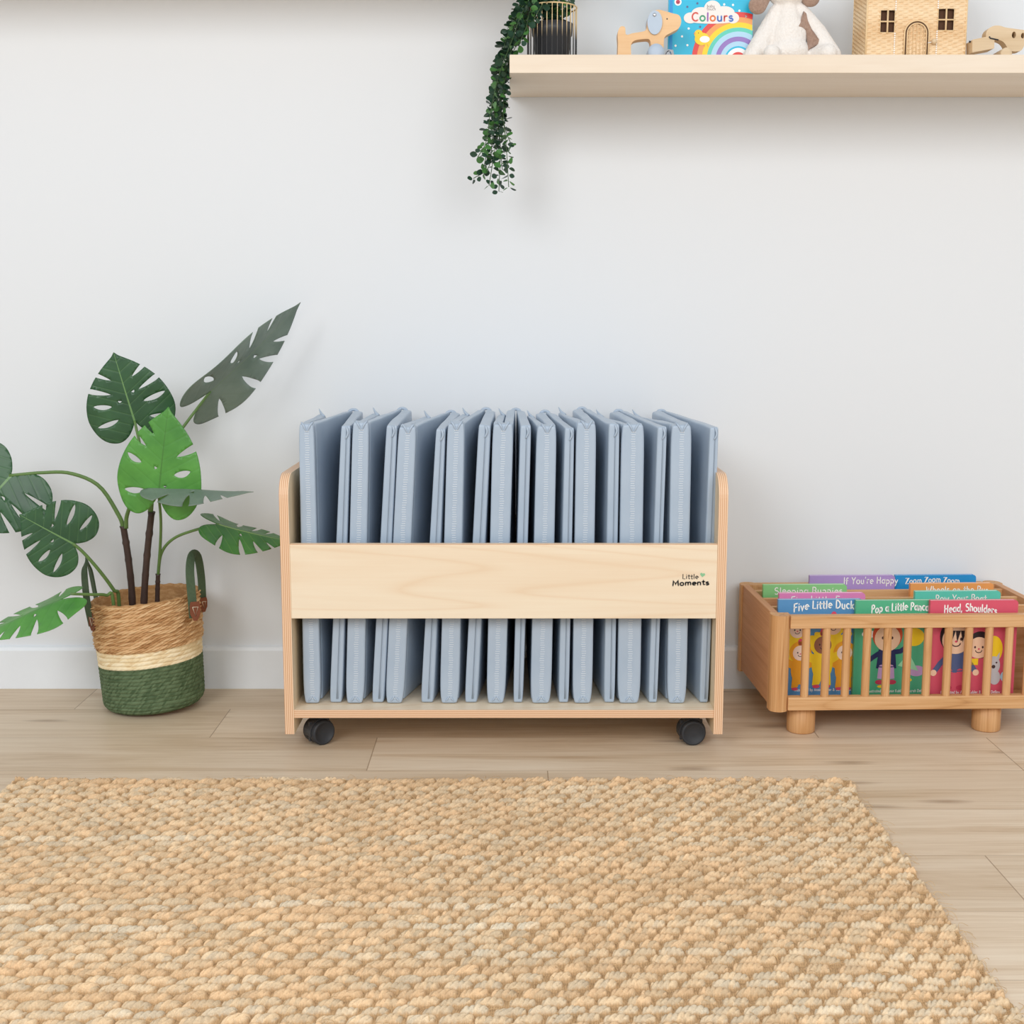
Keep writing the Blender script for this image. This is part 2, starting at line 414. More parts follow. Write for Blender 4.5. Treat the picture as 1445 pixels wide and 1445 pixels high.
# ------------------------------------------------------------------ rug
def make_rug():
    x0, x1, y0, y1 = -.955, .645, -1.80, -.652
    dx, dy = .0014, .0014
    nx = int((x1-x0)/dx)+1; ny = int((y1-y0)/dy)+1
    X, Y = np.meshgrid(np.linspace(x0, x1, nx), np.linspace(y0, y1, ny))
    rng = np.random.default_rng(5)
    def smooth(scale, seed):
        r = np.random.default_rng(seed); gx = int((x1-x0)/scale)+4; gy = int((y1-y0)/scale)+4
        g = r.uniform(-1, 1, (gy, gx)); fx = (X-x0)/scale; fy = (Y-y0)/scale
        ix = fx.astype(int); iy = fy.astype(int); u = fx-ix; v = fy-iy
        u = u*u*(3-2*u); v = v*v*(3-2*v)
        return (g[iy,ix]*(1-u)+g[iy,ix+1]*u)*(1-v)+(g[iy+1,ix]*(1-u)+g[iy+1,ix+1]*u)*v
    RP, LP = .0212, .041
    r = (Y-y0)/RP + smooth(.22, 1)*.45 + smooth(.05, 2)*.22
    k = np.floor(r).astype(int); k = np.clip(k, 0, int((y1-y0)/RP)+2); fr = r-k-.5
    nrow = k.max()+1
    jit = rng.uniform(-.18, .18, nrow); pitch = rng.uniform(.93, 1.07, nrow)
    ph = (X-x0)/LP + .5*(k % 2) + jit[k]*.55 + smooth(.06, 3)*.22 + smooth(.3, 33)*.5 + (Y-y0)*2.2
    j = np.floor(ph).astype(int); j = np.clip(j, 0, 60); fx = ph-j-.5
    hs = rng.uniform(.75, 1.15, (nrow, 62)); lum = rng.uniform(0, 1, (nrow, 62)); hue = rng.uniform(0, 1, (nrow, 62))
    wl = rng.uniform(.38, .50, (nrow, 62))
    sk_ = fx - (fr-.1)*.16
    frt = fr - .13 - sk_*.22 + .35*sk_**2
    a = np.clip(1-np.abs(sk_/wl[k,j])**2.4, 0, 1); b = np.clip(1-np.abs(frt/(.35+.05*lum[k,j]))**2.0, 0, 1)
    lump = np.sqrt(a*b)
    sp_ = (X*1.0 - Y*.62)/.0082 + hue[k,j]*3 + smooth(.02, 31)*.5
    strand = np.abs(np.sin(PI*sp_)); sid = np.floor(sp_).astype(int)
    stone = np.sin(sid*12.9898 + k*78.233)*43758.5453; stone = stone - np.floor(stone)
    wf = np.clip(1-np.abs(fr/.5)**2, 0, 1)
    fib = np.sin(2*PI*(X/.0034) + smooth(.008, 8)*4)
    on = np.clip(lump*3, 0, 1)
    z = .003 + .0022*np.sqrt(wf) + .0006*fib*(1-on) + lump*.0072*hs[k,j] + on*(np.sqrt(strand)-.7)*.0046 + on*(stone-.5)*.0018 + smooth(.006, 9)*.0005
    # irregular border
    ed = np.minimum(np.minimum(X-x0, x1-X), np.minimum(Y-y0+1, y1-Y))
    ew = .004 + .003*smooth(.03, 11)
    z = z*np.clip(ed/np.maximum(ew, .001), 0, 1)**.5
    wob = smooth(.05, 12)*.004 + smooth(.012, 13)*.003
    XX = X + wob*(np.abs(X) > .55)*np.sign(X)*np.clip((np.abs(X-(x0+x1)/2)-.7)/.1, 0, 1)
    YY = Y + (smooth(.05, 14)*.004 + smooth(.012, 15)*.003)*np.clip((Y+.70)/.05, 0, 1)
    vs = np.stack([XX, YY, z+.0006], -1).reshape(-1, 3)
    # colours: yarn tone per stitch, fibre tone for the ground weave
    pal = np.array([[lin(c) for c in q] for q in ((240,226,200),(232,211,180),(228,201,164),(232,196,154),(220,188,148))])
    rowt = np.clip(.42 + .33*np.sin(np.arange(nrow)*1.7) + rng.uniform(-.3, .3, nrow), 0, 1)
    mixv = np.clip(.22*hue[k,j] + .50*rowt[k] + .26*stone + .16*smooth(.18, 22) + .05, 0, 1)
    idx = mixv*4.0*.999; i0 = np.clip(idx.astype(int), 0, 3); w = (idx-i0)[..., None]
    c = pal[i0]*(1-w) + pal[i0+1]*w
    c = c*(.80+.12*lum[k,j]+.26*stone)[..., None]
    g = np.array([lin(200), lin(164), lin(122)])*(1+.16*fib)[..., None]
    lw = np.clip(lump*3.2-.3, 0, 1)[..., None]
    c = g*(1-lw) + c*lw
    c = c*(1+.10*smooth(.004, 21)+.05*smooth(.15, 23)+.05*smooth(.002, 24))[..., None]
    c = np.concatenate([np.clip(c, 0, 1), np.ones(c.shape[:2]+(1,))], -1).reshape(-1, 4)
    me = bpy.data.meshes.new('jute_weave')
    I = np.arange(nx*ny).reshape(ny, nx)
    q = np.stack([I[:-1,:-1], I[:-1,1:], I[1:,1:], I[1:,:-1]], -1).reshape(-1, 4)
    me.vertices.add(len(vs)); me.vertices.foreach_set('co', vs.ravel())
    me.loops.add(q.size); me.loops.foreach_set('vertex_index', q.ravel().astype(np.int32))
    me.polygons.add(len(q)); me.polygons.foreach_set('loop_start', np.arange(0, q.size, 4, dtype=np.int32))
    me.polygons.foreach_set('use_smooth', np.ones(len(q), bool))
    ca = me.color_attributes.new('yarn', 'FLOAT_COLOR', 'POINT'); ca.data.foreach_set('color', c.ravel())
    me.update(); me.validate()
    t = NT('jute'); at = t.new('ShaderNodeAttribute'); at.attribute_name = 'yarn'
    nn = t.noise(t.obj((500, 500, 500), (0, 0, .6)), 1, 2)
    col = t.mix(1.0, at.outputs['Color'], t.ramp(nn, [(.3, (.8, .8, .8)), (.7, (1, 1, 1))]), 'MULTIPLY')
    t.bump(nn, .5, .0008)
    m = t.done(col, .9, 0, .12)
    me.materials.append(m)
    root = thing('rug', 'large woven natural jute rug lying on the floor in the foreground', 'rug', (-.155, -1.2, 0))
    o = bpy.data.objects.new('woven_field', me); COL.objects.link(o); o.parent = root; o.location = -root.location
    # loose jute hairs
    M['jutehair'] = paint('jute_hair', rgb(214, 180, 132), .9, .1)
    hb = MB(); rr = random.Random(3)
    for i in range(1300):
        if i < 300:  # along right and far border
            if rr.random() < .5: p = Vector((x1 + rr.uniform(-.012, .002), rr.uniform(-1.55, y1), rr.uniform(.003, .01)))
            else: p = Vector((rr.uniform(x0, x1), y1 + rr.uniform(-.012, .002), rr.uniform(.003, .01)))
        else: p = Vector((rr.uniform(x0+.02, x1-.02), rr.uniform(-1.55, y1-.01), rr.uniform(.007, .011)))
        L = rr.uniform(.008, .028); a = rr.uniform(0, 2*PI); c2 = rr.uniform(-1.2, 1.2); h = rr.uniform(.0, .007)
        pts = []
        for q_ in range(5):
            f = q_/4; pts.append(p + Vector((math.cos(a+c2*f)*L*f, math.sin(a+c2*f)*L*f, h*math.sin(PI*f) - .003*f)))
        hb.tube(pts, .00035, 'jutehair', 3, False)
    ho = hb.build('loose_fibres', root); ho['kind'] = 'stuff'
make_rug()

# ------------------------------------------------------------------ mat trolley
YF = -.48; YBK = -.05
xlo, xli, xri, xro = -.4648, -.4462, .4128, .4314
SZ0, SZ1 = .0735, .0905
tr = thing('mat_trolley', 'pale maple sleep mat trolley on castors holding grey folded mats', 'trolley', (-.0167, -.265, 0))
def side_outline():
    zb, zt, r = .039, .574, .046
    pts = [(YBK, zb), (YF, zb)]
    pts += [(YF + r - r*math.cos(a), zt - r + r*math.sin(a)) for a in [PI/2*i/10 for i in range(11)]]
    pts += [(YBK, zt)]
    return pts
for (a, b) in ((xlo, xli), (xri, xro)):
    mb = MB(); mb.prism(side_outline(), 'X', a, b, 'mapleY', 'edgeV')
    mb.build('side_panel', tr, bevel=.0012)
zt1 = P(722, 769, YF).z; zt0 = P(722, 873, YF).z
fp = MB(); fp.box(xli, xri, YF+.001, YF+.018, zt0, zt1, 'maple'); fpo = fp.build('front_panel', tr, bevel=.0008)
fb = MB(); fb.box(xli, xri, YF+.0015, YF+.0175, zt1-.0002, zt1+.0012, 'edgeH'); fb.build('edge_strip', fpo)
mb = MB(); mb.box(xli, xri, YBK-.02, YBK-.003, zt0, zt1, 'maple'); mb.build('back_panel', tr, bevel=.0008)
sb = MB()
sb.add([(xli,YF+.002,SZ0),(xri,YF+.002,SZ0),(xri,YF+.002,SZ1),(xli,YF+.002,SZ1)], [(0,1,2,3)], 'edgeH')
sb.add([(xli,YF+.002,SZ0),(xri,YF+.002,SZ0),(xri,YF+.002,SZ1),(xli,YF+.002,SZ1),(xli,YBK,SZ0),(xri,YBK,SZ0),(xri,YBK,SZ1),(xli,YBK,SZ1)],
       [(3,2,6,7),(0,4,5,1),(4,7,6,5),(0,3,7,4),(1,5,6,2)], 'maple')
sb.build('base_shelf', tr)
# logo lettering
M['ink'] = paint('black_ink', rgb(28, 28, 28), .5, .02)
M['heart'] = paint('green_ink', rgb(140, 196, 150), .5, .02)
lg = MB(); yl = YF + .0004
a = P(963, 817, YF); lettering(lg, 'Little', a.x, a.z, P(0, 810.3, YF).z - a.z, .0014, yl, 'ink', jit=.08, fit=P(988, 0, YF).x - P(963, 0, YF).x)
a = P(948.8, 826.6, YF); lettering(lg, 'Moments', a.x, a.z, P(0, 819.8, YF).z - a.z, .0026, yl, 'ink', jit=.08, tilt=.03, fit=P(1005, 0, YF).x - P(948.5, 0, YF).x)
c = P(991.5, 811.3, YF); hs = .0050
hp = []
for i in range(40):
    w = 2*PI*i/40
    hx = 16*math.sin(w)**3/16; hz = (13*math.cos(w)-5*math.cos(2*w)-2*math.cos(3*w)-math.cos(4*w))/16
    ca, sa = math.cos(-.15), math.sin(-.15)
    hp.append((c.x + hs*(hx*ca - hz*sa), c.z + hs*(hx*sa + hz*ca)))
# heart is drawn as a fan so the concave outline stays clean
lg.add([(c.x, yl, c.z)] + [(p[0], yl, p[1]) for p in hp], [(0, 1+i, 1+(i+1) % 40) for i in range(40)], 'heart')
lo = lg.build('logo', fpo); lo['label'] = 'black brand lettering with a small green heart'

def castor(px, Y, ang, parent):
    x = P(px, 1030, Y).x
    R = .0265; cz = R
    rot = Matrix.Rotation(ang, 4, 'Z')
    def xf(mb, s=0):
        for i in range(s, len(mb.v)):
            v = rot @ Vector(mb.v[i]); mb.v[i] = (v.x + x, v.y + Y, v.z)
        return mb
    h = MB()
    # hood: arc over the wheels, axle along local X
    prof = []
    for i in range(15):
        a = math.radians(-12 + 204*i/14); prof.append((math.cos(a)*.0285, cz + math.sin(a)*.0285))
    inner = [(math.cos(math.radians(192-204*i/14))*.0272, cz + math.sin(math.radians(192-204*i/14))*.0272) for i in range(15)]
    h.prism(prof + inner, 'X', -.0125, .0125, 'black', smooth=False)
    h.box(-.003, .003, -.024, .024, .008, .05, 'black')
    h.lathe([(.012, .052), (.012, .064), (.008, .064), (.008, SZ0 - .003)], (0, .006, 0), 'black', 16)
    ho = xf(h).build('castor', parent, bevel=.0006)
    for sgn in (-1, 1):
        w = MB()
        a, b = sgn*.004, sgn*.0225
        w.lathe([(R*.5, a), (R*.97, a), (R, a+sgn*.002), (R, b-sgn*.003), (R*.93, b), (R*.80, b), (R*.78, b-sgn*.001), (.004, b-sgn*.001)], (0, 0, cz), 'black2', 36, 'X')
        xf(w).build('wheel', ho)
    pl = MB(); pl.box(-.02, .02, -.014, .026, SZ0-.003, SZ0-.0002, 'steel'); xf(pl).build('mounting_plate', ho)
castor(450, -.415, math.radians(-50), tr)
castor(975, -.415, math.radians(-82), tr)
castor(463, -.10, math.radians(30), tr)
castor(962, -.10, math.radians(80), tr)

# ------------------------------------------------------------------ trifold sleep mats
def hexa(mb, c8, cuts, m, puff=0.0, seed=0, taper=.10):
    """c8[i][j][k] corner, i thickness(left,right) j depth(front,back) k height(bottom,top); subdivided shell"""
    cu, cv, cw = cuts; nu, nv, nw = len(cu), len(cv), len(cw)
    idx = {}; vs = []
    def pt(i, j, k):
        u, v, w = cu[i], cv[j], cw[k]
        p = Vector((0, 0, 0))
        for a in (0, 1):
            for b in (0, 1):
                for c in (0, 1):
                    p += Vector(c8[a][b][c]) * ((u if a else 1-u)*(v if b else 1-v)*(w if c else 1-w))
        if puff and (u == 0 or u == 1):
            e = math.sin(PI*v)*math.sin(PI*w)
            n = noise.noise(Vector((p.x*3 + seed, p.y*14, p.z*9)))
            p.x += (1 if u else -1)*puff*(e*.9 + n*.5*min(1, 6*e))
        if taper and (w < .04 or w > .97):
            k_ = taper*(1 - w/.04)**1.5 if w < .04 else .6*taper*((w-.97)/.03)**1.5
            cc = sum((Vector(c8[a][b][c]) * (.5*(v if b else 1-v)*(w if c else 1-w)) for a in (0, 1) for b in (0, 1) for c in (0, 1)), Vector((0, 0, 0)))
            p.x += (cc.x - p.x)*k_*1.6
            p.y += (c8[0][1][0][1]*.5 + c8[0][0][0][1]*.5 - p.y)*k_*.04
        if w == 1: p.z += .004*noise.noise(Vector((p.x*40, p.y*25, seed)))
        return p
    def vi(i, j, k):
        if (i, j, k) not in idx: idx[(i, j, k)] = len(vs); vs.append(pt(i, j, k))
        return idx[(i, j, k)]
    fs = []
    for j in range(nv-1):
        for k in range(nw-1):
            fs.append((vi(0,j,k), vi(0,j,k+1), vi(0,j+1,k+1), vi(0,j+1,k)))
            fs.append((vi(nu-1,j,k), vi(nu-1,j+1,k), vi(nu-1,j+1,k+1), vi(nu-1,j,k+1)))
    for i in range(nu-1):
        for k in range(nw-1):
            fs.append((vi(i,0,k), vi(i+1,0,k), vi(i+1,0,k+1), vi(i,0,k+1)))
            fs.append((vi(i,nv-1,k), vi(i,nv-1,k+1), vi(i+1,nv-1,k+1), vi(i+1,nv-1,k)))
        for j in range(nv-1):
            fs.append((vi(i,j,0), vi(i,j+1,0), vi(i+1,j+1,0), vi(i+1,j,0)))
            fs.append((vi(i,j,nw-1), vi(i+1,j,nw-1), vi(i+1,j+1,nw-1), vi(i,j+1,nw-1)))
    mb.add(vs, fs, m, True)

CW = [0, .012, .05, .18, .35, .5, .65, .82, .95, .988, 1]
CD = [0, .02, .10, .3, .5, .7, .9, .98, 1]
CUT = [0, .25, .75, 1]
# photo columns: thick spine (top l, r, bottom l, r), thin edge (top l, r, bottom l, r), rear free end, rear fold
MATS = [
 (421, 443, 428, 453, 481, 495, 464.5, 483, 452, 499),
 (497, 521, 487, 514, 545, 561, 524, 542, 528, 568),
 (562, 588, 543, 570, 615, 629, 593, 612, 600, 636.5),
 (631, 656, 620, 648, 675, 693, 655, 674, 654, 686),
 (695, 725, 686, 713, 734, 750, 724, 738, 705, 728),
 (757, 786, 748, 778, 797, 811, 788, 803, 745, 769),
 (813, 842, 807.5, 836, 859, 875, 852, 868, 789, 821),
 (877, 910, 871, 904, 928, 942, 915, 928, 842, 873),
 (947, 977, 941, 969, 1002, 1015, 987, 1000, 893, 933),
]
LBL = ['leftmost grey trifold sleep mat, standing against the left side of the trolley',
 'second grey folded sleep mat from the left side of the trolley',
 'third grey folded sleep mat from the left side of the trolley',
 'fourth grey folded sleep mat from the left in the trolley',
 'middle grey folded sleep mat of the nine in the trolley',
 'fourth grey folded sleep mat from the right side of the trolley',
 'third grey folded sleep mat from the right side of the trolley',
 'second grey folded sleep mat from the right, above the brand lettering',
 'rightmost grey trifold sleep mat, leaning open against the right side of the trolley']
YT, YN, YB = -.437, -.432, -.062
ZB, ZT = SZ1 + .001, .672
def X(px, py, Y): return P(px, py, Y).x
for mi, (tl, tr_, bl, br, nl, nr, ml, mr, ear, cap) in enumerate(MATS):
    yt = 597; yb = 991
    TL, TR, BL, BR = X(tl, yt, YT), X(tr_, yt, YT), X(bl, yb, YT), X(br, yb, YT)
    NL, NR, ML, MR = X(nl, yt, YN), X(nr, yt, YN), X(ml, yb, YN), X(mr, yb, YN)
    EX, KX = X(ear, 578, YB), X(cap, 577, YB)
    root = thing('folded_sleep_mat', LBL[mi], 'mat', ((BL+BR)/2, -.25, ZB), 0, 'grey folded sleep mats in the trolley')
    dz = .004*math.sin(mi*2.3); zt = ZT + dz
    # spine
    s = MB(); yj = YT + .034
    hexa(s, [[[(BL, YT, ZB), (TL, YT, zt)], [(BL+.001, yj, ZB), (TL+.001, yj, zt+.001)]],
             [[(BR, YT, ZB), (TR, YT, zt)], [(BR-.001, yj, ZB), (TR-.001, yj, zt+.001)]]],
         ([0, .16, .45, .75, 1], [0, .25, .8, 1], CW), 'vinyl', .0, mi*7.1, .16)
    so = s.build('fold_spine', root, sub=2)
    tm = (TL+TR)/2 + .001; bm = (BL+BR)/2 + .001
    pb = MB(); n = 118
    for i in range(n):
        f = .02 + .955*i/(n-1); z = ZB + (zt-ZB)*f; x = bm + (tm-bm)*f + .0006*math.sin(i*.7+mi)
        w = .0042 + .0006*math.sin(i*1.9)
        pb.box(x-w, x+w, YT-.0007, YT+.003, z-.0008, z+.0008, 'pleat')
    pb.build('stitching', so)
    for sx in (-1, 1):  # gathered corners at the top and bottom of the spine
        hb = MB()
        pp = [(tm + sx*.001, YT+.001, zt-.016), (tm + sx*.005, YT-.001, zt-.005), (tm + sx*.010, YT+.003, zt+.002), (tm + sx*.012, YT+.012, zt+.003)]
        hb.tube(spline(pp, 8), [.0012, .0018, .002, .0022, .0022, .0022, .002, .0018, .001], 'vinyl', 6)
        hb.build('gathered_corner', so); hb = MB()
        pp = [(bm + sx*.001, YT+.0005, ZB+.016), (bm + sx*.006, YT-.001, ZB+.008), (bm + sx*.011, YT+.004, ZB+.004)]
        hb.tube(spline(pp, 6), .0018, 'vinyl', 6)
        hb.build('gathered_corner', so)
    # cushions
    ym = yj - .004; tmid = (TL+TR)/2; bmid = (BL+BR)/2
    g = .0006
    ta = .018
    cA = [[[(BL+g, ym, ZB), (TL+g, ym, zt)], [(EX-.003, YB-.008, ZB), (EX-.003, YB-.008, zt-.006)]],
          [[(bmid-g, ym, ZB), (tmid-g, ym, zt)], [(EX-.003+ta, YB-.008, ZB), (EX-.003+ta, YB-.008, zt-.010)]]]
    tb = .022
    cB = [[[(bmid+g, ym, ZB), (tmid+g, ym, zt)], [(KX-tb, YB, ZB), (KX-tb, YB, zt)]],
          [[(BR-g, ym, ZB), (TR-g, ym, zt)], [(KX-g, YB, ZB), (KX-g, YB, zt+.004)]]]
    cC = [[[(ML, YN, ZB), (NL, YN, zt-.004)], [(KX+g, YB, ZB), (KX+g, YB, zt+.004)]],
          [[(MR, YN, ZB), (NR, YN, zt-.004)], [(KX+tb, YB, ZB), (KX+tb, YB, zt)]]]
    for q, (c8, pf) in enumerate(((cA, .0008), (cB, .0012), (cC, .0012))):
        c = MB(); hexa(c, c8, (CUT, CD, CW), 'vinyl', pf, mi*3.3+q)
        cso = c.build('cushion', root, sub=2)
    # zip seam down the free front edge
    zs = MB(); pts = []
    for i in range(17):
        f = .015 + .97*i/16
        x = (ML*.42+MR*.58) + ((NL*.42+NR*.58)-(ML*.42+MR*.58))*f
        pts.append((x, YN-.0002, ZB + (zt-.004-ZB)*f))
    zs.tube(pts, .0011, 'seam', 6)
    zs.tube([(p[0]+.0028, p[1]+.0003, p[2]) for p in pts], .0007, 'vinyl', 5)
    zs.build('zip_seam', cso)
    zp = MB(); p0 = pts[-1]
    zp.tube(spline([(p0[0], YN-.001, zt-.005), (p0[0]+.003, YN-.003, zt-.018), (p0[0]-.002, YN-.0025, zt-.03)], 8), [.0016, .002, .0022, .002, .002, .0019, .0017, .0014, .0008], 'vinyl', 6, flat=.4)
    zp.build('zip_tuck', cso)
    # pinched rear corners
    e = MB()
    e.tube(spline([(EX+.012, YB-.03, zt-.010), (EX+.004, YB-.015, zt-.003), (EX-.002, YB-.006, zt+.007)], 6), [.004, .0038, .0035, .003, .0022, .0015, .0005], 'vinyl', 8)
    e.build('pinched_corner', root)
    e = MB()
    e.tube(spline([(KX-.012, YB-.004, zt+.000), (KX-.004, YB-.001, zt+.004), (KX+.004, YB-.001, zt+.004), (KX+.012, YB-.004, zt+.000)], 8), [.0015, .003, .0035, .0035, .0035, .0035, .0035, .003, .0015], 'vinyl', 8)
    e.build('pinched_corner', root)

# ------------------------------------------------------------------ book box
BX, BY, YAW = .5485, -.385, math.radians(1.75)
W_, D_ = .622, .362
bz_top = P(0, 870, BY).z; bz_bot = P(0, 1005.5, BY).z; rail_b = P(0, 888.5, BY).z; low_t = P(0, 985.5, BY).z
def bw(x, y, z=0.0):
    """box local -> world"""
    return Vector((BX + x*math.cos(YAW) - y*math.sin(YAW), BY + x*math.sin(YAW) + y*math.cos(YAW), z))
box = thing('book_box', 'oak book box with round spindles and stub legs, full of picture books', 'book box', (BX, BY, 0), YAW)
class LMB(MB):
    """mesh in the local frame of a rotated thing"""
    def build(s, name, parent, **kw):
        r = parent
        while r.parent: r = r.parent
        L = r.location
        s.v = [(v[0]+L[0], v[1]+L[1], v[2]+L[2]) for v in s.v]
        return MB.build(s, name, parent, **kw)
PW = .040
def post(x, y, fl):
    m = LMB(); r = .019
    # D shaped post: round on the outer side
    pts = []
    for i in range(13):
        a = PI + PI*i/12 if fl < 0 else PI*i/12
        pts.append((x + PW/2 + PW/2*math.cos(a), y + (.012 if fl < 0 else -.012) + (.020)*math.sin(a)))
    pts = pts[:1] + pts[1:]
    if fl < 0: pts += [(x + PW, y + .030), (x, y + .030)]
    else: pts += [(x, y - .030), (x + PW, y - .030)]
    m.prism(pts, 'Z', bz_bot, bz_top, 'oakZ', smooth=False)
    m.build('corner_post', box, bevel=.002)
post(0, .008, -1); post(W_-PW, .008, -1); post(0, D_-.008, 1); post(W_-PW, D_-.008, 1)
for x in (.004, W_-.004-.016):
    m = LMB(); m.box(x, x+.016, .036, D_-.036, bz_bot+.006, bz_top, 'oakY'); m.build('side_panel', box, bevel=.0015)
for y in (.004, D_-.004-.020):
    m = LMB(); m.box(PW-.002, W_-PW+.002, y, y+.022, rail_b, bz_top-.001, 'oakX'); m.build('top_rail', box, bevel=.002)
    m = LMB(); m.box(PW-.002, W_-PW+.002, y, y+.020, bz_bot+.002, low_t, 'oakX'); m.build('bottom_rail', box, bevel=.002)
sx0 = (1139+2-722.5)/672 - BX; spc = 29.25/672
for i in range(13):
    x = sx0 + spc*i
    if x > W_-PW-.015: break
    m = LMB(); m.lathe([(.0086, low_t-.003), (.0086, rail_b+.003)], (x, .014, 0), 'oakZ', 16, cap=False); m.build('spindle', box)
m = LMB(); m.box(.018, W_-.018, .024, D_-.024, bz_bot+.006, bz_bot+.014, 'oakX'); m.build('base_board', box)
for y in (.110, .195, .278):
    m = LMB(); m.box(.0195, W_-.0195, y, y+.010, bz_bot+.0145, bz_top-.004, 'oakX'); m.build('divider', box, bevel=.001)
for (x, y) in (((1138-722.5)/663-BX, .048), ((1407-722.5)/663-BX, .048), ((1138-722.5)/663-BX, D_-.055), ((1407-722.5)/663-BX, D_-.055)):
    m = LMB(); m.lathe([(.0285, .0005), (.030, .003), (.030, bz_bot+.0045)], (x, y, 0), 'oakZ', 28); m.build('leg', box)

# ------------------------------------------------------------------ board books
def ink(n, r, g, b):
    M[n] = paint('print_' + n, rgb(r, g, b), .35, .015, spec=.35)
for n, c in dict(white=(250,250,246), blue=(88,146,196), sky=(38,148,214), green=(84,178,136), red=(216,88,110), purple=(178,150,210), lime=(140,208,138),
                 pink=(230,138,192), orange=(238,160,92), teal=(98,206,184), yellow=(248,212,44), amber=(240,166,42), skinA=(246,208,176), skinB=(150,100,76),
                 skinC=(250,224,206), hair=(46,36,40), ginger=(206,84,48), navy=(40,48,96), slate=(86,100,142), mint=(160,222,180), lilac=(198,160,206),
                 dot=(70,50,50), rose=(222,80,110), grey=(196,196,200), page=(244,240,232), deepred=(196,62,90), cyan=(40,186,222),
                 violet=(150,120,190), crimson=(226,70,66), paleblue=(176,214,236), cream=(240,232,226)).items(): ink(n, *c)

def board_book(name, label, cat, group, x, y, zb, w, h, cover, parent_xy=None, lean=0.0, yaw=YAW, world=None, th=.011, rr=.008):
    p = world if world is not None else bw(x, y, zb)
    root = thing(name, label, cat, p, 0, group); root.rotation_euler = (-lean, 0, yaw)
    def outline(w, h, r, e=0):
        pts = [(e, e), (w-r, e)]
        pts += [(w-r + (r-e)*math.sin(a), r - (r-e)*math.cos(a)) for a in [PI/2*i/6 for i in range(1, 7)]]
        pts += [(w-r + (r-e)*math.cos(a), h-r + (r-e)*math.sin(a)) for a in [PI/2*i/6 for i in range(0, 7)]]
        pts += [(e, h-e)]
        return pts
    m = LMB(); m.prism(outline(w, h, rr), 'Y', 0, .0016, cover); m.build('front_cover', root)
    m = LMB(); m.prism(outline(w, h, rr), 'Y', th-.0016, th, cover); m.build('back_cover', root)
    m = LMB(); m.prism(outline(w-.0004, h-.0004, rr, .0004), 'Y', .0018, th-.0018, 'page'); m.build('page_block', root)
    m = LMB(); m.box(-.0012, .0002, .0002, th-.0002, .0005, h-.0005, cover); m.build('spine', root)
    return root
def art(): return LMB()
GRP = 'picture books in the oak box'
zb = bz_bot + .0145
hB = P(0, 848, -.335).z - zb - .0005
def bl_(px, yl):  # local x of a photo column at box depth yl
    Yw = BY + yl
    return P(px, 860, Yw).x - BX + yl*math.sin(YAW)
def face(m, x, z, r, skin, y, L=.0002, sleep=False, hairm='hair'):
    m.ell(x, z, r, r*1.02, y, skin); m.ell(x-r*.36, z+.05*r, r*.09, r*.12, y-L, 'dot'); m.ell(x+r*.36, z+.05*r, r*.09, r*.12, y-L, 'dot')
    m.ribbon([(x + r*.3*math.cos(a), z - r*.25 + r*.22*math.sin(a)) for a in [PI + PI*i/8 for i in range(9)]], r*.08, y-L, 'dot')
    m.ell(x, z-.12*r, r*.10, r*.08, y-L, 'rose')
# back rows first
def title(root, text, x, z, h, w, fit, arch=0.0, tilt=0.0, y=-.0006):
    m = art(); lettering(m, text, x, z, h, w, y, 'white', arch, tilt, .12, fit); return m.build('title', root)
WB = .183
rows = [
 # name, label, x px left, depth, cover, title, text px x0,x1, z below top, capital height
 ('purple picture book in the back row of the oak box, left of a blue one', 1142.5, .300, 'purple', "If You're Happy", 1190, 1268, .0205, .0155, 813),
 ('bright blue picture book in the back row of the oak box', 1264.5, .312, 'sky', 'Zoom Zoom Zoom', 1278, 1356, .022, .014, 813),
 ('pale green picture book in the third row of the oak box', 1077, .222, 'lime', 'Sleeping Bunnies', 1092, 1190, .0225, .0155, 825.5),
 ('orange picture book in the third row of the oak box, before the bright blue one', 1286.5, .222, 'orange', 'Wheels on the Bus', 1308, 1398, .023, .0155, 825),
 ('pink picture book in the second row of the oak box, behind the denim blue one', 1100, .138, 'pink', 'Five Little Frogs', 1116, 1212, .0235, .0155, 837.5),
 ('turquoise picture book in the second row of the oak box', 1293.5, .138, 'teal', 'Row Your Boat', 1322, 1396, .024, .0155, 836),
]
for (lb, xp, yl, cov, tx, t0, t1, zd, ch, yp) in rows:
    Yw = BY + yl; wz = P(0, yp, Yw).z - zb
    wd = WB*(1.09 if 'purple' in lb else 1.04)
    r = board_book('picture_book', lb, 'book', GRP, bl_(xp, yl), yl, zb, wd, wz, cov)
    x0 = bl_(t0, yl) - bl_(xp, yl); x1 = bl_(t1, yl) - bl_(xp, yl)
    title(r, tx, x0, wz - zd, ch, .0021, x1 - x0, arch=.004 if 'Zoom' in tx else .001)
    m = art(); m.ell(wd*.5, wz*.42, .05, .05, -.0004, 'yellow'); face(m, wd*.5, wz*.45, .032, 'skinA', -.0006); m.build('cover_picture', r)

def credit(root, x, z, w): 
    m = art(); lettering(m, 'Illustrated by Annie Kubler & Sarah Dellow', x, z, .006, .0009, -.0005, 'white', fit=w); m.build('credit_line', root)
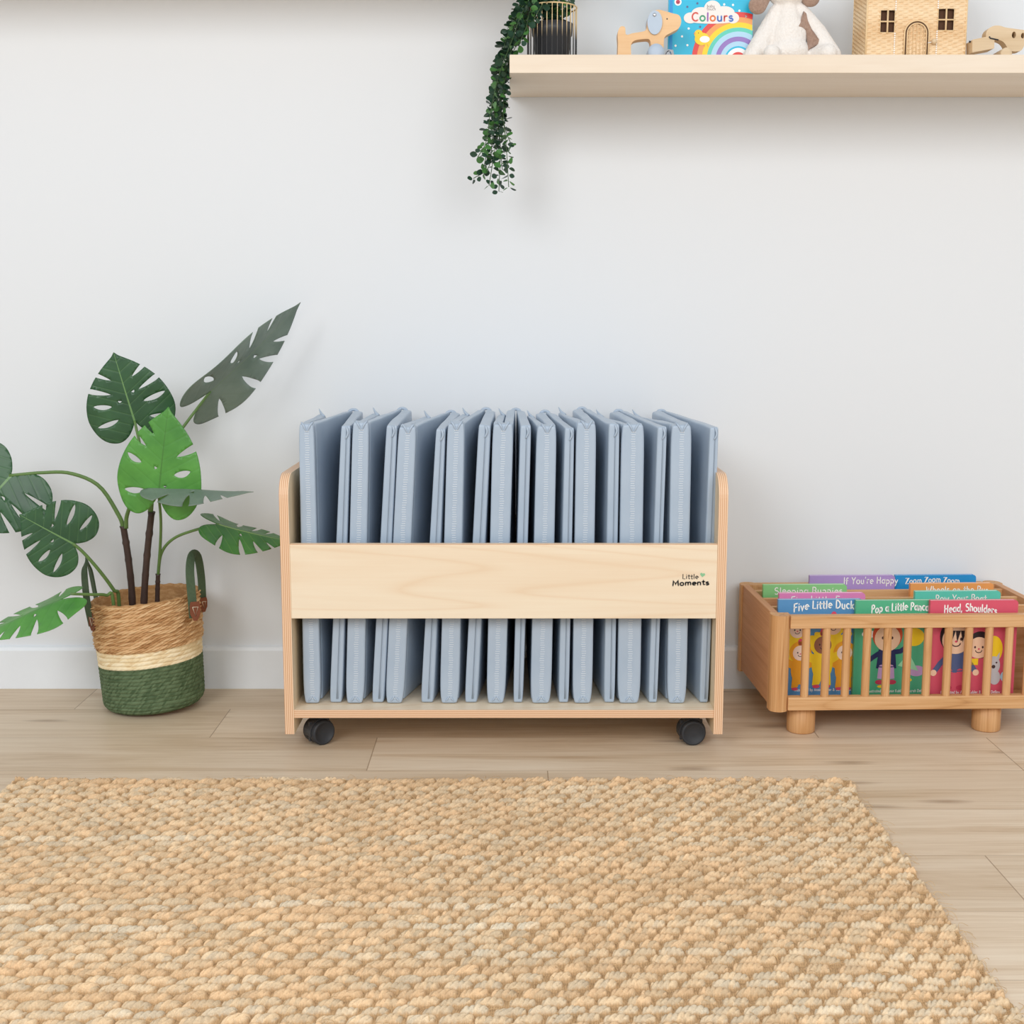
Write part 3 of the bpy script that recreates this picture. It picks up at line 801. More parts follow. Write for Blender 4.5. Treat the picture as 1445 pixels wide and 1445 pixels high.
# front row: denim blue with children in chick suits
yl = .064
r = board_book('picture_book', 'denim blue picture book, leftmost at the front of the oak box', 'book', GRP, bl_(1099, yl), yl, zb, WB, hB, 'blue')
title(r, 'Five Little Ducks', bl_(1120, yl)-bl_(1099, yl), hB-.0275, .0170, .0027, .141, arch=.006, tilt=.03)
m = art()
def chick(m, x, z, s, suit, skin, y):
    m.ell(x, z+.000*s, .020*s, .034*s, y, suit)                                    # tummy
    m.poly([(x-.016*s, z-.016*s), (x+.016*s, z-.016*s), (x+.018*s, z-.042*s), (x+.004*s, z-.040*s), (x, z-.028*s), (x-.004*s, z-.040*s), (x-.018*s, z-.042*s)][::1], y-.00005, suit)
    for sg in (-1, 1):
        m.ell(x+sg*.022*s, z+.012*s, .020*s, .008*s, y-.00002, suit, rot=sg*.6)
        m.ell(x+sg*.010*s, z-.044*s, .007*s, .0035*s, y-.0001, 'rose')
    m.ell(x, z+.038*s, .024*s, .024*s, y-.0001, suit); m.ell(x, z+.060*s, .006*s, .008*s, y-.0001, 'rose')
    face(m, x, z+.036*s, .0165*s, skin, y-.0002, .0001)
chick(m, .042, .112, 1.0, 'yellow', 'skinC', -.0004); chick(m, .120, .118, 1.05, 'yellow', 'skinA', -.0004)
chick(m, .050, .062, 1.0, 'amber', 'skinC', -.0009); chick(m, .098, .074, 1.15, 'yellow', 'skinB', -.0010); chick(m, .146, .062, 1.0, 'amber', 'skinC', -.0009)
m.build('cover_picture', r); credit(r, .040, .013, .13)
# green
yl = .050
r = board_book('picture_book', 'green picture book at the front of the oak box, left of a rose red one', 'book', GRP, bl_(1209.5, yl), yl, zb, WB, hB, 'green')
title(r, 'Pop a Little Pancake', bl_(1231, yl)-bl_(1209.5, yl), hB-.0280, .0165, .0027, .141, arch=.005, tilt=.02)
m = art(); y = -.0004
def child(m, x, z, s, top, skin, hairm, y, legs='lilac', arms=(-.5, .5)):
    m.poly([(x-.017*s, z+.022*s), (x+.017*s, z+.022*s), (x+.021*s, z-.018*s), (x-.021*s, z-.018*s)], y, top)
    for sg, a in zip((-1, 1), arms):
        e = (x+sg*.040*s, z+.012*s + a*.03*s)
        m.ribbon([(x+sg*.013*s, z+.016*s), (x+sg*.028*s, z+.012*s+a*.012*s), e], .010*s, y-.0001, top)
        m.ell(e[0], e[1], .006*s, .006*s, y-.0002, skin)
        m.ribbon([(x+sg*.010*s, z-.016*s), (x+sg*.012*s, z-.040*s)], .012*s, y-.00005, legs)
        m.ell(x+sg*.013*s, z-.047*s, .009*s, .005*s, y-.0001, 'deepred')
    m.ell(x, z+.052*s, .031*s, .032*s, y-.0003, hairm); face(m, x, z+.045*s, .0265*s, skin, y-.0004, .0001)
child(m, .070, .085, 1.05, 'navy', 'skinA', 'ginger', y)
m.poly([(.095, .072), (.140, .060), (.118, .100)], y-.0002, 'mint'); m.ell(.118, .078, .005, .005, y-.0003, 'green')
m.ell(.136, .060, .018, .012, y-.0001, 'lilac'); m.ell(.120, .040, .007, .004, y, 'yellow'); m.ell(.060, .026, .008, .003, y, 'yellow')
m.ell(.128, .135, .022, .020, y, 'yellow'); m.ell(.030, .142, .016, .008, y, 'white'); m.build('cover_picture', r); credit(r, .030, .013, .13)
# red
yl = .036
r = board_book('picture_book', 'rose red picture book, rightmost at the front of the oak box', 'book', GRP, bl_(1316, yl), yl, zb, WB*1.03, hB+.002, 'red')
title(r, 'Head, Shoulders', bl_(1335, yl)-bl_(1316, yl), hB-.0255, .0165, .0026, .116, arch=.006, tilt=-.045)
m = art(); lettering(m, 'Knees & Toes', .045, hB-.046, .0155, .0026, -.0005, 'white', arch=.004, fit=.095); m.build('subtitle', r)
m = art()
child(m, .058, .080, 1.15, 'slate', 'skinA', 'hair', -.0004, 'red', (-1.0, -1.0))
for i in range(5): m.poly([(.034+.011*i, .152), (.045+.011*i, .152), (.036+.012*i, .126)], -.0012, 'hair')
m.ell(.110, .120, .028, .030, -.0004, 'hair'); face(m, .108, .114, .023, 'skinA', -.0006, .0001)
m.poly([(.088, .090), (.108, .090), (.108, .076), (.088, .076)], -.0005, 'yellow')
m.ell(.140, .110, .020, .030, -.0003, 'yellow'); m.ell(.142, .075, .014, .020, -.0008, 'grey'); m.ell(.142, .072, .004, .004, -.0010, 'dot')
m.ell(.136, .081, .002, .002, -.0010, 'dot'); m.ell(.148, .081, .002, .002, -.0010, 'dot')
m.poly([(.131, .090), (.139, .093), (.134, .106)], -.0007, 'grey'); m.poly([(.147, .093), (.154, .088), (.154, .104)], -.0007, 'grey')
m.ell(.146, .048, .012, .016, -.0007, 'grey'); m.ell(.168, .050, .010, .012, -.0007, 'paleblue')
m.build('cover_picture', r); credit(r, .030, .013, .13)

# ------------------------------------------------------------------ basket
def weave(name, c1, c2, c3, rough=.8):
    t = NT(name); v = t.obj((60, 60, 160))
    n = t.noise(v, 1, 4, .6, .3)
    at = t.new('ShaderNodeAttribute'); at.attribute_name = 'tone'
    f = t.math('ADD', t.math('MULTIPLY', n, .6), t.math('MULTIPLY', at.outputs['Fac'], .4))
    t.bump(n, .4, .001)
    return t.done(t.ramp(f, [(.25, c3), (.45, c2), (.68, c1)]), rough, 0, .2)
M['seagrass'] = weave('seagrass', rgb(226, 190, 144), rgb(208, 166, 118), rgb(176, 130, 84))
M['raffia'] = weave('raffia', rgb(248, 232, 198), rgb(240, 220, 180), rgb(226, 198, 152))
M['greencord'] = weave('green_cord', rgb(104, 122, 90), rgb(88, 106, 76), rgb(70, 88, 60))
M['greenstrap'] = paint('green_strap', rgb(74, 92, 68), .8, .12, 200, bump=.4)
M['leather'] = paint('brown_leather', rgb(122, 68, 44), .5, .1, 80)
M['thread'] = paint('pale_thread', rgb(226, 210, 184), .7, .03)
BC = P(219, 1000, -.152); BC = Vector((BC.x, -.150, 0))
ROLL = math.radians(2.8)
bk = thing('planter_basket', 'round woven basket in tan, cream and green bands with strap handles', 'basket', BC)
RB, RT, HB_ = .112, .1195, .250
def bx_f(x, y, z):
    """tilt of the basket: rolled slightly anticlockwise about its lower left rim"""
    px_, pz_ = -RB+.018, 0.0
    x2 = px_ + (x-px_)*math.cos(ROLL) - (z-pz_)*math.sin(ROLL); z2 = pz_ + (x-px_)*math.sin(ROLL) + (z-pz_)*math.cos(ROLL)
    z2 += (x + RB)*.034*min(1, z/.06)
    return Vector((BC.x + x2, BC.y + y, z2 + .0006))
def rad(z):
    r = RB + (RT-RB)*z/HB_
    if z < .022: r -= .022*(1-math.sqrt(max(0, 1-((.022-z)/.022)**2)))
    return r
def band(name, z0, z1, rowh, amp, strands, samp, mat, slant=1.0):
    na = 720; nz = max(8, int((z1-z0)/.00085)); vs = []; tone = []
    for i in range(nz+1):
        z = z0 + (z1-z0)*i/nz
        for j in range(na):
            a = 2*PI*j/na
            zz = z + .0016*math.sin(a*2+1) + .0007*math.sin(a*7)
            rw = zz/rowh + (a/(2*PI)); k = math.floor(rw); fr = rw-k-.5
            h = math.sqrt(max(0, 1-(fr/.52)**2))
            ph = a*strands/(2*PI) - fr*slant + (k*.37) % 1.0 + .25*math.sin(a*5+k)
            sh = abs(math.sin(PI*ph)); st = math.floor(ph)
            tn = ((math.sin(st*12.9898 + k*78.233)*43758.5453) % 1.0)
            r = rad(max(z, 0)) + amp*h + samp*sh*h - amp*.8 + (tn-.5)*samp*.8
            vs.append(bx_f(r*math.cos(a), r*math.sin(a), z)); tone.append(tn)
    fs = [(i*na+j, i*na+(j+1) % na, (i+1)*na+(j+1) % na, (i+1)*na+j) for i in range(nz) for j in range(na)]
    m = MB(); m.add(vs, fs, mat, True); o = m.build(name, bk)
    ca = o.data.color_attributes.new('tone', 'FLOAT_COLOR', 'POINT')
    ca.data.foreach_set('color', np.repeat(np.array(tone, np.float32)[:, None], 4, 1).ravel())
    return o
band('green_band', 0.0, .106, .0082, .0028, 150, .0008, 'greencord', 1.6)
band('cream_band', .106, .143, .0092, .0034, 60, .0008, 'raffia', 1.2)
band('seagrass_band', .143, HB_, .0088, .0036, 52, .0046, 'seagrass', 1.6)
m = MB(); vs = []; na = 120
pr = [(rad(.005)-.010, .004), (rad(.02)-.008, .02), (RT-.010, HB_-.004), (RT-.006, HB_+.003), (RT-.001, HB_+.001), (RT+.001, HB_-.004)]
for (r, z) in pr:
    for j in range(na): vs.append(bx_f(r*math.cos(2*PI*j/na), r*math.sin(2*PI*j/na), z + (.0012*math.sin(j*1.3) if z > .2 else 0)))
m.add(vs, [(i*na+j, (i+1)*na+j, (i+1)*na+(j+1) % na, i*na+(j+1) % na) for i in range(len(pr)-1) for j in range(na)] + [list(range(na))], 'seagrass', True)
m.build('inner_wall', bk)
def handle(px_pts, patch, mirror, w=.019):
    """strap loop standing at the rim; px_pts: (px, py, dy) relative depth to the basket centre"""
    pts = [P(a, b, BC.y + d) for a, b, d in px_pts]
    pts = spline(pts, 30); m = MB(); vs = []
    ctr = Vector((BC.x, BC.y, 0))
    for i, p in enumerate(pts):
        d = (pts[min(i+1, 30)] - pts[max(i-1, 0)]).normalized()
        side = (Vector(((p-ctr).x, (p-ctr).y, 0)).normalized() + Vector((0, -1.1, 0))).normalized()
        wv = d.cross(side).normalized(); nn = wv.cross(d).normalized()
        for a, b in ((-1,-1),(1,-1),(1,1),(-1,1)): vs.append(p + wv*w/2*a + nn*.0022*b)
    fs = []
    for i in range(30):
        for q in range(4): fs.append((i*4+q, i*4+(q+1) % 4, (i+1)*4+(q+1) % 4, (i+1)*4+q))
    fs += [(3,2,1,0), (120,121,122,123)]
    m.add(vs, fs, 'greenstrap'); ho = m.build('handle', bk, bevel=.0012)
    for (cx, cy, dd, sw, sh, ang) in patch:
        c = P(cx, cy, BC.y + dd); pm = MB()
        out = (Vector((c.x-BC.x, c.y-BC.y, 0)).normalized() + Vector((0, -1.1, 0))).normalized(); tg = Vector((-out.y, out.x, 0)); 
        shape = [(-.8, 1), (.8, 1), (1, .55), (.95, -.3), (.35, -1), (-.35, -1), (-.95, -.3), (-1, .55)]
        a_ = [c + tg*x*sw + Vector((0, 0, 1))*z*sh + out*.002 for x, z in shape]; b_ = [p + out*.0028 for p in a_]
        nS = len(shape)
        pm.add(a_ + b_, [list(range(nS))[::-1], list(range(nS, 2*nS))] + [(i, (i+1) % nS, nS+(i+1) % nS, nS+i) for i in range(nS)], 'leather')
        po = pm.build('leather_patch', ho, bevel=.0006)
        tm_ = MB(); tri = [(-.5, .45), (.5, .45), (0, -.5), (-.5, .45)]
        tm_.tube([c + tg*x*sw + Vector((0, 0, 1))*z*sh + out*.0055 for x, z in tri], .0008, 'thread', 6); tm_.build('stitching', po)
handle([(130, 884, -.062), (123, 850, -.062), (119, 808, -.050), (122, 792, -.02), (127, 802, .015), (133, 832, .03), (139, 862, .035)], [(132, 877, -.064, .011, .021, 0)], -1)
handle([(273, 872, -.088), (271, 845, -.088), (268, 806, -.075), (271, 783, -.040), (279, 786, .0), (284, 815, .02), (286, 852, .025)], [(275, 862, -.092, .0118, .0215, 0), (286, 853, .02, .010, .017, 0)], 1)

# ------------------------------------------------------------------ swiss cheese plant
def leaf_mat(name, c1, c2, vein, rough=.38):
    t = NT(name)
    tc = t.new('ShaderNodeTexCoord'); sp = t.new('ShaderNodeSeparateXYZ'); t.link(tc.outputs['UV'], sp.inputs[0])
    u, v = sp.outputs[0], t.math('ABSOLUTE', sp.outputs[1])
    n = t.noise(t.obj((14, 14, 14)), 1, 3)
    col = t.ramp(n, [(.3, c2), (.7, c1)])
    mid = t.math('LESS_THAN', v, t.math('MULTIPLY', t.math('SUBTRACT', 1.25, u), .011))
    q = t.math('MULTIPLY', t.math('SUBTRACT', u, t.math('MULTIPLY', v, .62)), 6.0)
    d = t.math('ABSOLUTE', t.math('SUBTRACT', t.math('FRACT', q), .5))
    lat = t.math('LESS_THAN', d, .028)
    lat = t.math('MULTIPLY', lat, .22)
    f = t.math('MAXIMUM', t.math('MULTIPLY', mid, .85), lat)
    col = t.mix(f, col, vein)
    t.bump(t.math('SMOOTH_MIN', t.math('MULTIPLY', d, 4.0), .6, .3), .25, .002)
    return t.done(col, rough, 0, .45)
M['leafdark'] = leaf_mat('leaf_dark', rgb(56, 98, 60), rgb(38, 74, 46), rgb(112, 150, 92))
M['leafsheen'] = leaf_mat('leaf_sheen', rgb(126, 142, 128), rgb(102, 120, 106), rgb(118, 140, 110), .45)  # green lightened and greyed in the colour to stand for gloss
M['leafbright'] = leaf_mat('leaf_bright', rgb(92, 158, 68), rgb(68, 130, 54), rgb(70, 122, 52))
M['leafmid'] = leaf_mat('leaf_mid', rgb(74, 132, 56), rgb(50, 100, 46), rgb(150, 180, 90))
M['petiole'] = paint('petiole_green', rgb(98, 128, 70), .45, .1, 40)
M['trunk'] = paint('trunk_brown', rgb(66, 50, 44), .5, .15, 60, bump=.5)

def pip(p, poly):
    x, y = p; c = False; n = len(poly)
    for i in range(n):
        x1, y1 = poly[i]; x2, y2 = poly[(i+1) % n]
        if (y1 > y) != (y2 > y) and x < (x2-x1)*(y-y1)/(y2-y1) + x1: c = not c
    return c
HALF = [(0,0), (-.10,.05), (-.21,.14), (-.27,.27), (-.22,.42), (-.08,.53), (.12,.585), (.34,.56), (.54,.485), (.71,.37), (.85,.235), (.945,.12), (1.0,.05), (1.06,0)]
def leaf2d(seed, notches):
    hp = [(p.x, p.y) for p in spline([Vector((a, b, 0)) for a, b in HALF], 60)]
    out = hp + [(a, -b) for a, b in hp[-2:0:-1]]
    cuts = []
    for (sd, u0, ang, r0, r1, w) in notches:
        a = math.radians(ang); d = Vector((math.cos(a), math.sin(a)*sd)); q = Vector((-d.y, d.x)); o = Vector((u0, 0))
        L = []; R = []
        for i in range(13):
            s = i/12; ww = w*(math.sin(PI*min(1, s*1.0))**.7 if r1 < .6 else (math.sin(PI*min(.5, s*.9))**.7*(1-.93*max(0, s-.40)/.60)))
            p = o + d*(r0 + (r1-r0)*s) + q*(.012*math.sin(PI*s)*sd)
            L.append(tuple(p + q*(ww/2 + 1e-4))); R.append(tuple(p - q*(ww/2 + 1e-4)))
        cuts.append(L + R[::-1])
    pts = [Vector(p) for p in out]; edges = [(i, (i+1) % len(out)) for i in range(len(out))]
    for c in cuts:
        o = len(pts); pts += [Vector(p) for p in c]; edges += [(o+i, o+(i+1) % len(c)) for i in range(len(c))]
    g = .045; x = -.3
    while x < 1.05:
        y = -.6
        while y <= .6:
            p = (x + .003*math.sin(y*31), y)
            if pip(p, out): pts.append(Vector(p))
            y += g
        x += g
    V, E, F, *_ = delaunay_2d_cdt(pts, edges, [], 0, 1e-5)
    tri = []
    for f in F:
        c = sum((V[i] for i in f), Vector((0, 0)))/len(f)
        if pip(c, out) and not any(pip(c, q) for q in cuts): tri.append(tuple(f))
    return [(v.x, v.y) for v in V], tri
N_STD = [(1,.10,98,.20,.50,.07), (1,.22,74,.24,.48,.075), (1,.36,62,.22,.80,.085), (1,.55,50,.18,.75,.07), (1,.30,70,.09,.14,.028),
         (-1,.06,100,.22,.50,.07), (-1,.22,78,.20,.52,.075), (-1,.36,64,.20,.85,.085), (-1,.54,52,.18,.72,.075), (-1,.40,66,.08,.13,.028)]
N_OPEN = [(1,.10,96,.24,.9,.075), (1,.26,74,.22,.9,.085), (1,.42,62,.20,.85,.085), (1,.58,50,.18,.75,.07), (1,.30,70,.08,.14,.03),
          (-1,.06,100,.24,.9,.075), (-1,.24,78,.20,.9,.085), (-1,.40,64,.20,.85,.085), (-1,.56,52,.18,.72,.075), (-1,.44,66,.07,.12,.03)]
mp_o = P(212, 860, -.16)
mon = thing('potted_monstera', 'artificial swiss cheese plant with split leaves standing in the woven basket', 'plant', (BC.x, BC.y, .10))
def leaf(base, tip, S, width, notches, mat, fold=.1, bend=.0, curl=0.0, seed=0, lab=None):
    base, tip, S = Vector(base), Vector(tip), Vector(S)
    U = (tip - base); L = U.length; U.normalize(); S = (S - U*S.dot(U)).normalized(); N = U.cross(S).normalized()
    V, T = leaf2d(seed, notches); vs = []
    for (u, v) in V:
        b = bend*u*u - bend*u*0; 
        h = fold*abs(v)*L*(1 + .2*math.sin(u*5)) - curl*(v*v)*L + .010*math.sin(u*9 + abs(v)*6 + seed)*L*abs(v)*2 - b*L
        sgn = 1
        vs.append(base + U*L*u + S*(width/1.17)*v + N*h*sgn)
    m = MB(); m.add(vs, T, mat, True); m.uv = V
    o = m.build('leaf', mon)
    s = o.modifiers.new('thick', 'SOLIDIFY'); s.thickness = .0012; s.offset = 0
    if lab: o['label'] = lab
    return o
# S points to the leaf's left half (v>0) when looking from base to tip with N towards the camera
leaf(P(190, 594, -.20), P(161, 503, -.215), (-1, -.05, -.25), .192, N_STD, 'leafdark', .06, .04, .1, 1, 'dark green leaf facing forward at the upper left')
leaf(P(224, 698, -.285), P(235, 582, -.305), (-1, .05, .0), .182, [(1,.06,97,.20,.48,.075),(1,.24,66,.30,.52,.07),(1,.38,52,.30,.58,.05),(1,.56,44,.22,.56,.06),(1,.30,70,.06,.10,.028),
     (-1,.20,70,.20,.44,.08),(-1,.36,56,.24,.85,.10),(-1,.10,75,.06,.10,.03)], 'leafbright', .08, .05, .1, 2, 'bright green leaf facing forward')
leaf(P(297, 552, -.17), P(424, 440, -.10), (-.30, -.92, .26), .19, N_STD[:5] + N_OPEN[5:], 'leafsheen', .10, .06, .0, 3, 'green leaf with a grey sheen, turned on edge, highest of all')
leaf(P(16, 671, -.22), P(-50, 742, -.26), (.75, -.1, -.75), .235, N_OPEN, 'leafdark', .1, .1, .1, 4)
leaf(P(103, 767, -.27), P(31, 729, -.30), (-.35, -.1, -.85), .176, N_STD[:2]+N_OPEN[2:5]+N_STD[5:7]+N_OPEN[7:], 'leafdark', .05, .05, .1, 5, 'dark green leaf at the lower left')
leaf(P(86, 846, -.30), P(-34, 894, -.36), (.18, -.95, -.30), .150, N_OPEN, 'leafbright', -.16, .08, .0, 6)
leaf(P(241, 687, -.28), P(351, 700, -.33), (.05, -.99, -.10), .15, N_OPEN, 'leafsheen', .16, .05, .0, 7)
leaf(P(309, 740, -.24), P(404, 768, -.20), (.10, -.94, -.28), .15, N_OPEN, 'leafmid', .20, .06, .0, 8)
def stem(pts, r0, r1, mat, name='leaf_stalk', n=24):
    m = MB(); p = spline([P(*q) for q in pts], n)
    m.tube(p, [r0 + (r1-r0)*i/n for i in range(n+1)], mat, 10); return m.build(name, mon)
def trunk(pts, r):
    m = MB(); p = spline([P(*q) for q in pts], 40); rs = []
    for i in range(41):
        f = i/40; k = (f*6.5) % 1.0; rs.append(r*(1 - .12*f)*(1 + (.20*math.exp(-((k-.5)/.07)**2))))
    m.tube(p, rs, 'trunk', 12); return m.build('trunk', mon)
trunk([(190, 985, -.15), (187, 855, -.155), (182, 795, -.17), (174, 742, -.18)], .0082)
trunk([(201, 985, -.17), (203, 857, -.175), (207, 790, -.185), (214, 722, -.20)], .0082)
trunk([(222, 985, -.14), (222, 855, -.15), (223, 810, -.16)], .0058)
stem([(174, 745, -.18), (168, 728, -.185), (140, 686, -.19), (100, 668, -.20), (60, 667, -.21), (13, 671, -.22)], .0052, .0034, 'petiole')
stem([(178, 745, -.19), (179, 728, -.20), (188, 708, -.22), (210, 696, -.25), (243, 692, -.28)], .0050, .0032, 'petiole')
stem([(223, 812, -.16), (226, 772, -.19), (227, 735, -.235), (224, 698, -.285)], .0036, .003, 'petiole')
stem([(223, 812, -.16), (228, 780, -.18), (245, 760, -.20), (275, 748, -.22), (309, 740, -.24)], .0036, .003, 'petiole')
stem([(213, 724, -.20), (218, 690, -.20), (240, 630, -.19), (262, 598, -.18), (297, 552, -.17)], .0044, .003, 'petiole')
stem([(212, 724, -.20), (208, 690, -.205), (200, 640, -.205), (190, 594, -.20)], .0044, .003, 'petiole')
stem([(170, 985, -.17), (168, 850, -.19), (160, 832, -.21), (140, 805, -.24), (118, 780, -.26), (103, 767, -.27)], .0045, .0034, 'petiole')
stem([(165, 985, -.20), (160, 850, -.225), (150, 840, -.24), (130, 839, -.27), (100, 838, -.30)], .0042, .003, 'petiole')

# ------------------------------------------------------------------ wall shelf
SHZ0, SHZ1, SHY = 1.380, 1.4165, -.283
shx = P(719, 90, SHY).x
sh = MB(); sh.box(shx, 1.75, SHY, -.0008, SHZ0, SHZ1, 'shelf')
tag(sh.build('wall_shelf', loc=((shx+1.75)/2, -.14, SHZ0), bevel=.0012), 'pale wood floating shelf on the wall holding toys and a trailing plant', 'shelf')
Z1 = lambda x, y, Y: P(640 + x/4.983, y/4.983, Y)
Z2 = lambda x, y, Y: P(850 + x/4.014, y/4.014, Y)
Z3 = lambda x, y, Y: P(1150 + x/4.898, y/4.898, Y)
ZS = SHZ1 + .0005
# wire planter with black pot
M['goldwire'] = None
t = NT('gold_black_wire'); tc = t.new('ShaderNodeTexCoord'); sp = t.new('ShaderNodeSeparateXYZ'); t.link(tc.outputs['Object'], sp.inputs[0])
col = t.ramp(t.math('MULTIPLY', sp.outputs[2], 8.0), [(.36, rgb(50, 48, 48)), (.64, rgb(232, 202, 152))])
M['goldwire'] = t.done(col, .35, .3, .5)
YP = -.185
pc = P(779, 60, YP); RC = .052; hC = P(0, 3, YP-RC).z - ZS
hC = max(hC, .095)
cage = thing('wire_planter', 'gold and black wire cage planter on the shelf, around a black pot', 'planter', (pc.x, YP, ZS))
def ring(z, r, name, wr=.0013):
    m = LMB(); m.tube([(r*math.cos(2*PI*i/48), r*math.sin(2*PI*i/48), z) for i in range(49)], wr, 'goldwire', 8, False); m.build(name, cage)
ring(hC, RC, 'top_ring', .0016); ring(.0016, RC, 'bottom_ring', .0016)
for i in range(30):
    a = 2*PI*(i+.35)/30; m = LMB()
    m.tube([(RC*math.cos(a), RC*math.sin(a), .0016), (RC*math.cos(a), RC*math.sin(a), hC)], .0009, 'goldwire', 6, False); m.build('wire', cage)
pot = LMB(); pot.lathe([(.033, .001), (.035, .002), (.0395, .056), (.0425, .057), (.0440, .080), (.0415, .080), (.0395, .066), (.001, .062)], (0, 0, 0), 'black', 40)
po = thing('plant_pot', 'black plastic pot inside the wire cage planter on the shelf', 'pot', (pc.x, YP, ZS)); pot.build('pot_body', po)
# trailing plant
M['vinedark'] = paint('vine_leaf_dark', rgb(40, 70, 52), .4, .25, 60)
M['vinelight'] = paint('vine_leaf_light', rgb(74, 124, 62), .42, .2, 60)
M['vinestem'] = paint('vine_stem', rgb(66, 92, 54), .6, .1)
vine = thing('trailing_plant', 'dark green artificial trailing plant hanging over the left end of the shelf', 'plant', (pc.x, YP, ZS + .065))
rr = random.Random(21)
def strand(pts, dens=.0088, size=.0136, light=.10):
    pts = [P(*q) for q in pts]; n = 60; sp_ = spline(pts, n)
    m = MB(); m.tube(sp_, .0009, 'vinestem', 5); vo = m.build('vine', vine)
    lm = MB(); acc = 0; k = 0
    for i in range(1, n+1):
        acc += (sp_[i]-sp_[i-1]).length
        if acc < dens: continue
        acc = 0; k += 1; f = i/n
        d = (sp_[i]-sp_[i-1]).normalized()
        for sg in (-1, 1):
            a = k*1.57 + (0 if sg > 0 else PI) + rr.uniform(-.5, .5)
            e1 = d.orthogonal().normalized(); e2 = d.cross(e1)
            out = (e1*math.cos(a) + e2*math.sin(a) + d*rr.uniform(-.1, .7)).normalized()
            sz = size*rr.uniform(.65, 1.2)*(1 - .10*f*f)
            nrm = out.cross(Vector((rr.uniform(-1, 1), rr.uniform(-1, 1), rr.uniform(-1, 1)))).normalized(); sd = nrm.cross(out)
            b = sp_[i] + out*.003; L = sz*1.38; Wd = sz*.50
            vs = [b]; fs = []
            prof = [(.12, .45), (.35, .9), (.6, 1.0), (.82, .75), (.95, .38)]
            vs += [b + out*L*p + sd*Wd*w + nrm*sz*.12*w for p, w in prof] + [b + out*L] + [b + out*L*p - sd*Wd*w + nrm*sz*.12*w for p, w in prof[::-1]]
            mid = [b + out*L*p for p, w in prof]; o = len(vs); vs += mid
            # two half fans
            lft = [1+q for q in range(5)]; rgt = [11-q for q in range(5)]; mm = [o+q for q in range(5)]
            fs += [(0, lft[0], mm[0]), (0, mm[0], rgt[0])]
            for q in range(4): fs += [(lft[q], lft[q+1], mm[q+1], mm[q]), (mm[q], mm[q+1], rgt[q+1], rgt[q])]
            fs += [(lft[4], 6, mm[4]), (mm[4], 6, rgt[4])]
            lm.add(vs, fs, 'vinelight' if rr.random() < light + .35*f*f else 'vinedark', True)
    lm.build('leaves', vo)
top = [(782, 40, -.185), (772, 12, -.19), (757, -2, -.195)]
ends = [
 [(738, 14, -.20), (722, 50, -.20), (708, 92, -.20), (700, 140, -.20), (695, 190, -.20), (690, 235, -.195), (668, 252, -.19)],
 [(742, 18, -.23), (728, 56, -.23), (712, 100, -.22), (706, 150, -.21), (700, 200, -.20), (690, 262, -.20)],
 [(736, 8, -.17), (716, 48, -.17), (706, 96, -.17), (702, 150, -.18), (706, 210, -.19), (704, 270, -.19)],
 [(745, 22, -.21), (730, 60, -.215), (714, 102, -.22), (710, 160, -.22), (714, 200, -.21), (718, 264, -.21)],
 [(738, 16, -.25), (722, 58, -.25), (703, 110, -.24), (692, 160, -.23), (686, 200, -.22), (674, 222, -.22)],
 [(746, 20, -.19), (732, 52, -.19), (713, 90, -.19), (703, 140, -.19), (694, 180, -.19), (682, 240, -.19)],
 [(740, 6, -.22), (722, 36, -.22), (708, 80, -.21), (704, 130, -.21), (712, 178, -.20), (722, 206, -.20)],
 [(742, 12, -.16), (724, 44, -.15), (708, 90, -.15), (700, 140, -.15), (704, 190, -.16), (709, 240, -.17)],
]
for e in ends: strand(top + e)
for e in ([(750, 14, -.24), (742, 40, -.25), (733, 62, -.255)], [(742, 6, -.23), (728, 30, -.235), (718, 66, -.24)], [(744, 10, -.16), (728, 34, -.15), (722, 62, -.14)],
          [(768, 4, -.235), (762, 12, -.243), (752, 30, -.245)], [(750, 2, -.20), (738, 24, -.19), (730, 58, -.19)], [(756, -14, -.19), (742, -14, -.19), (734, 6, -.19)]):
    strand([(782, 40, -.185), (774, 10, -.19)] + e, .008, .0125)
for e in ([(795, 20, -.19), (800, -8, -.20)], [(788, 10, -.19), (790, -14, -.20)], [(772, 20, -.18), (770, -16, -.18)], [(790, 24, -.17), (806, -6, -.16)], [(776, 22, -.2), (778, -10, -.215)], [(784, 20, -.17), (784, -12, -.16)], [(766, 26, -.2), (762, -6, -.21)]):
    strand([(784, 42, -.185)] + e, .007, .0125)

# wooden toy dog
M['beech'] = wood('beech', rgb(238, 200, 154), rgb(224, 178, 128), 'X', .5, .15, .6, 1.5)
M['toyblue'] = paint('toy_pale_blue', rgb(184, 198, 214), .5, .02)
M['beechpale'] = wood('beech_pale', rgb(226, 202, 168), rgb(206, 178, 140), 'X', .55, .2, .6, 1.5)
YD = -.20
dg = thing('toy_dog', 'wooden toy dog on the shelf with pale blue ear and wheels', 'toy', Z2(250, 300, YD)); dg.location.z = ZS
def sm(pts, n): return [(p.x, p.z) for p in spline([Z2(a, b, YD) for a, b in pts], n)]
ol = sm([(84, 318), (86, 250), (84, 200), (94, 166), (110, 157), (126, 166), (132, 205), (170, 196), (235, 184), (250, 160), (258, 110), (278, 78), (312, 64), (350, 72), (392, 84), (430, 96),
         (442, 130), (428, 168), (392, 190), (352, 214), (344, 250), (342, 330)], 90)
w0 = Z2(300, 320, YD)
il = sm([(270, 330), (272, 270), (262, 232), (225, 230), (180, 238), (160, 262), (160, 330)], 30)
zc = ZS + .001
body = [(x, max(z, zc)) for x, z in ol] + [(x, max(z, zc)) for x, z in il]
m = MB(); bm_o = m.prism(body, 'Y', YD-.014, YD+.014, 'beech')
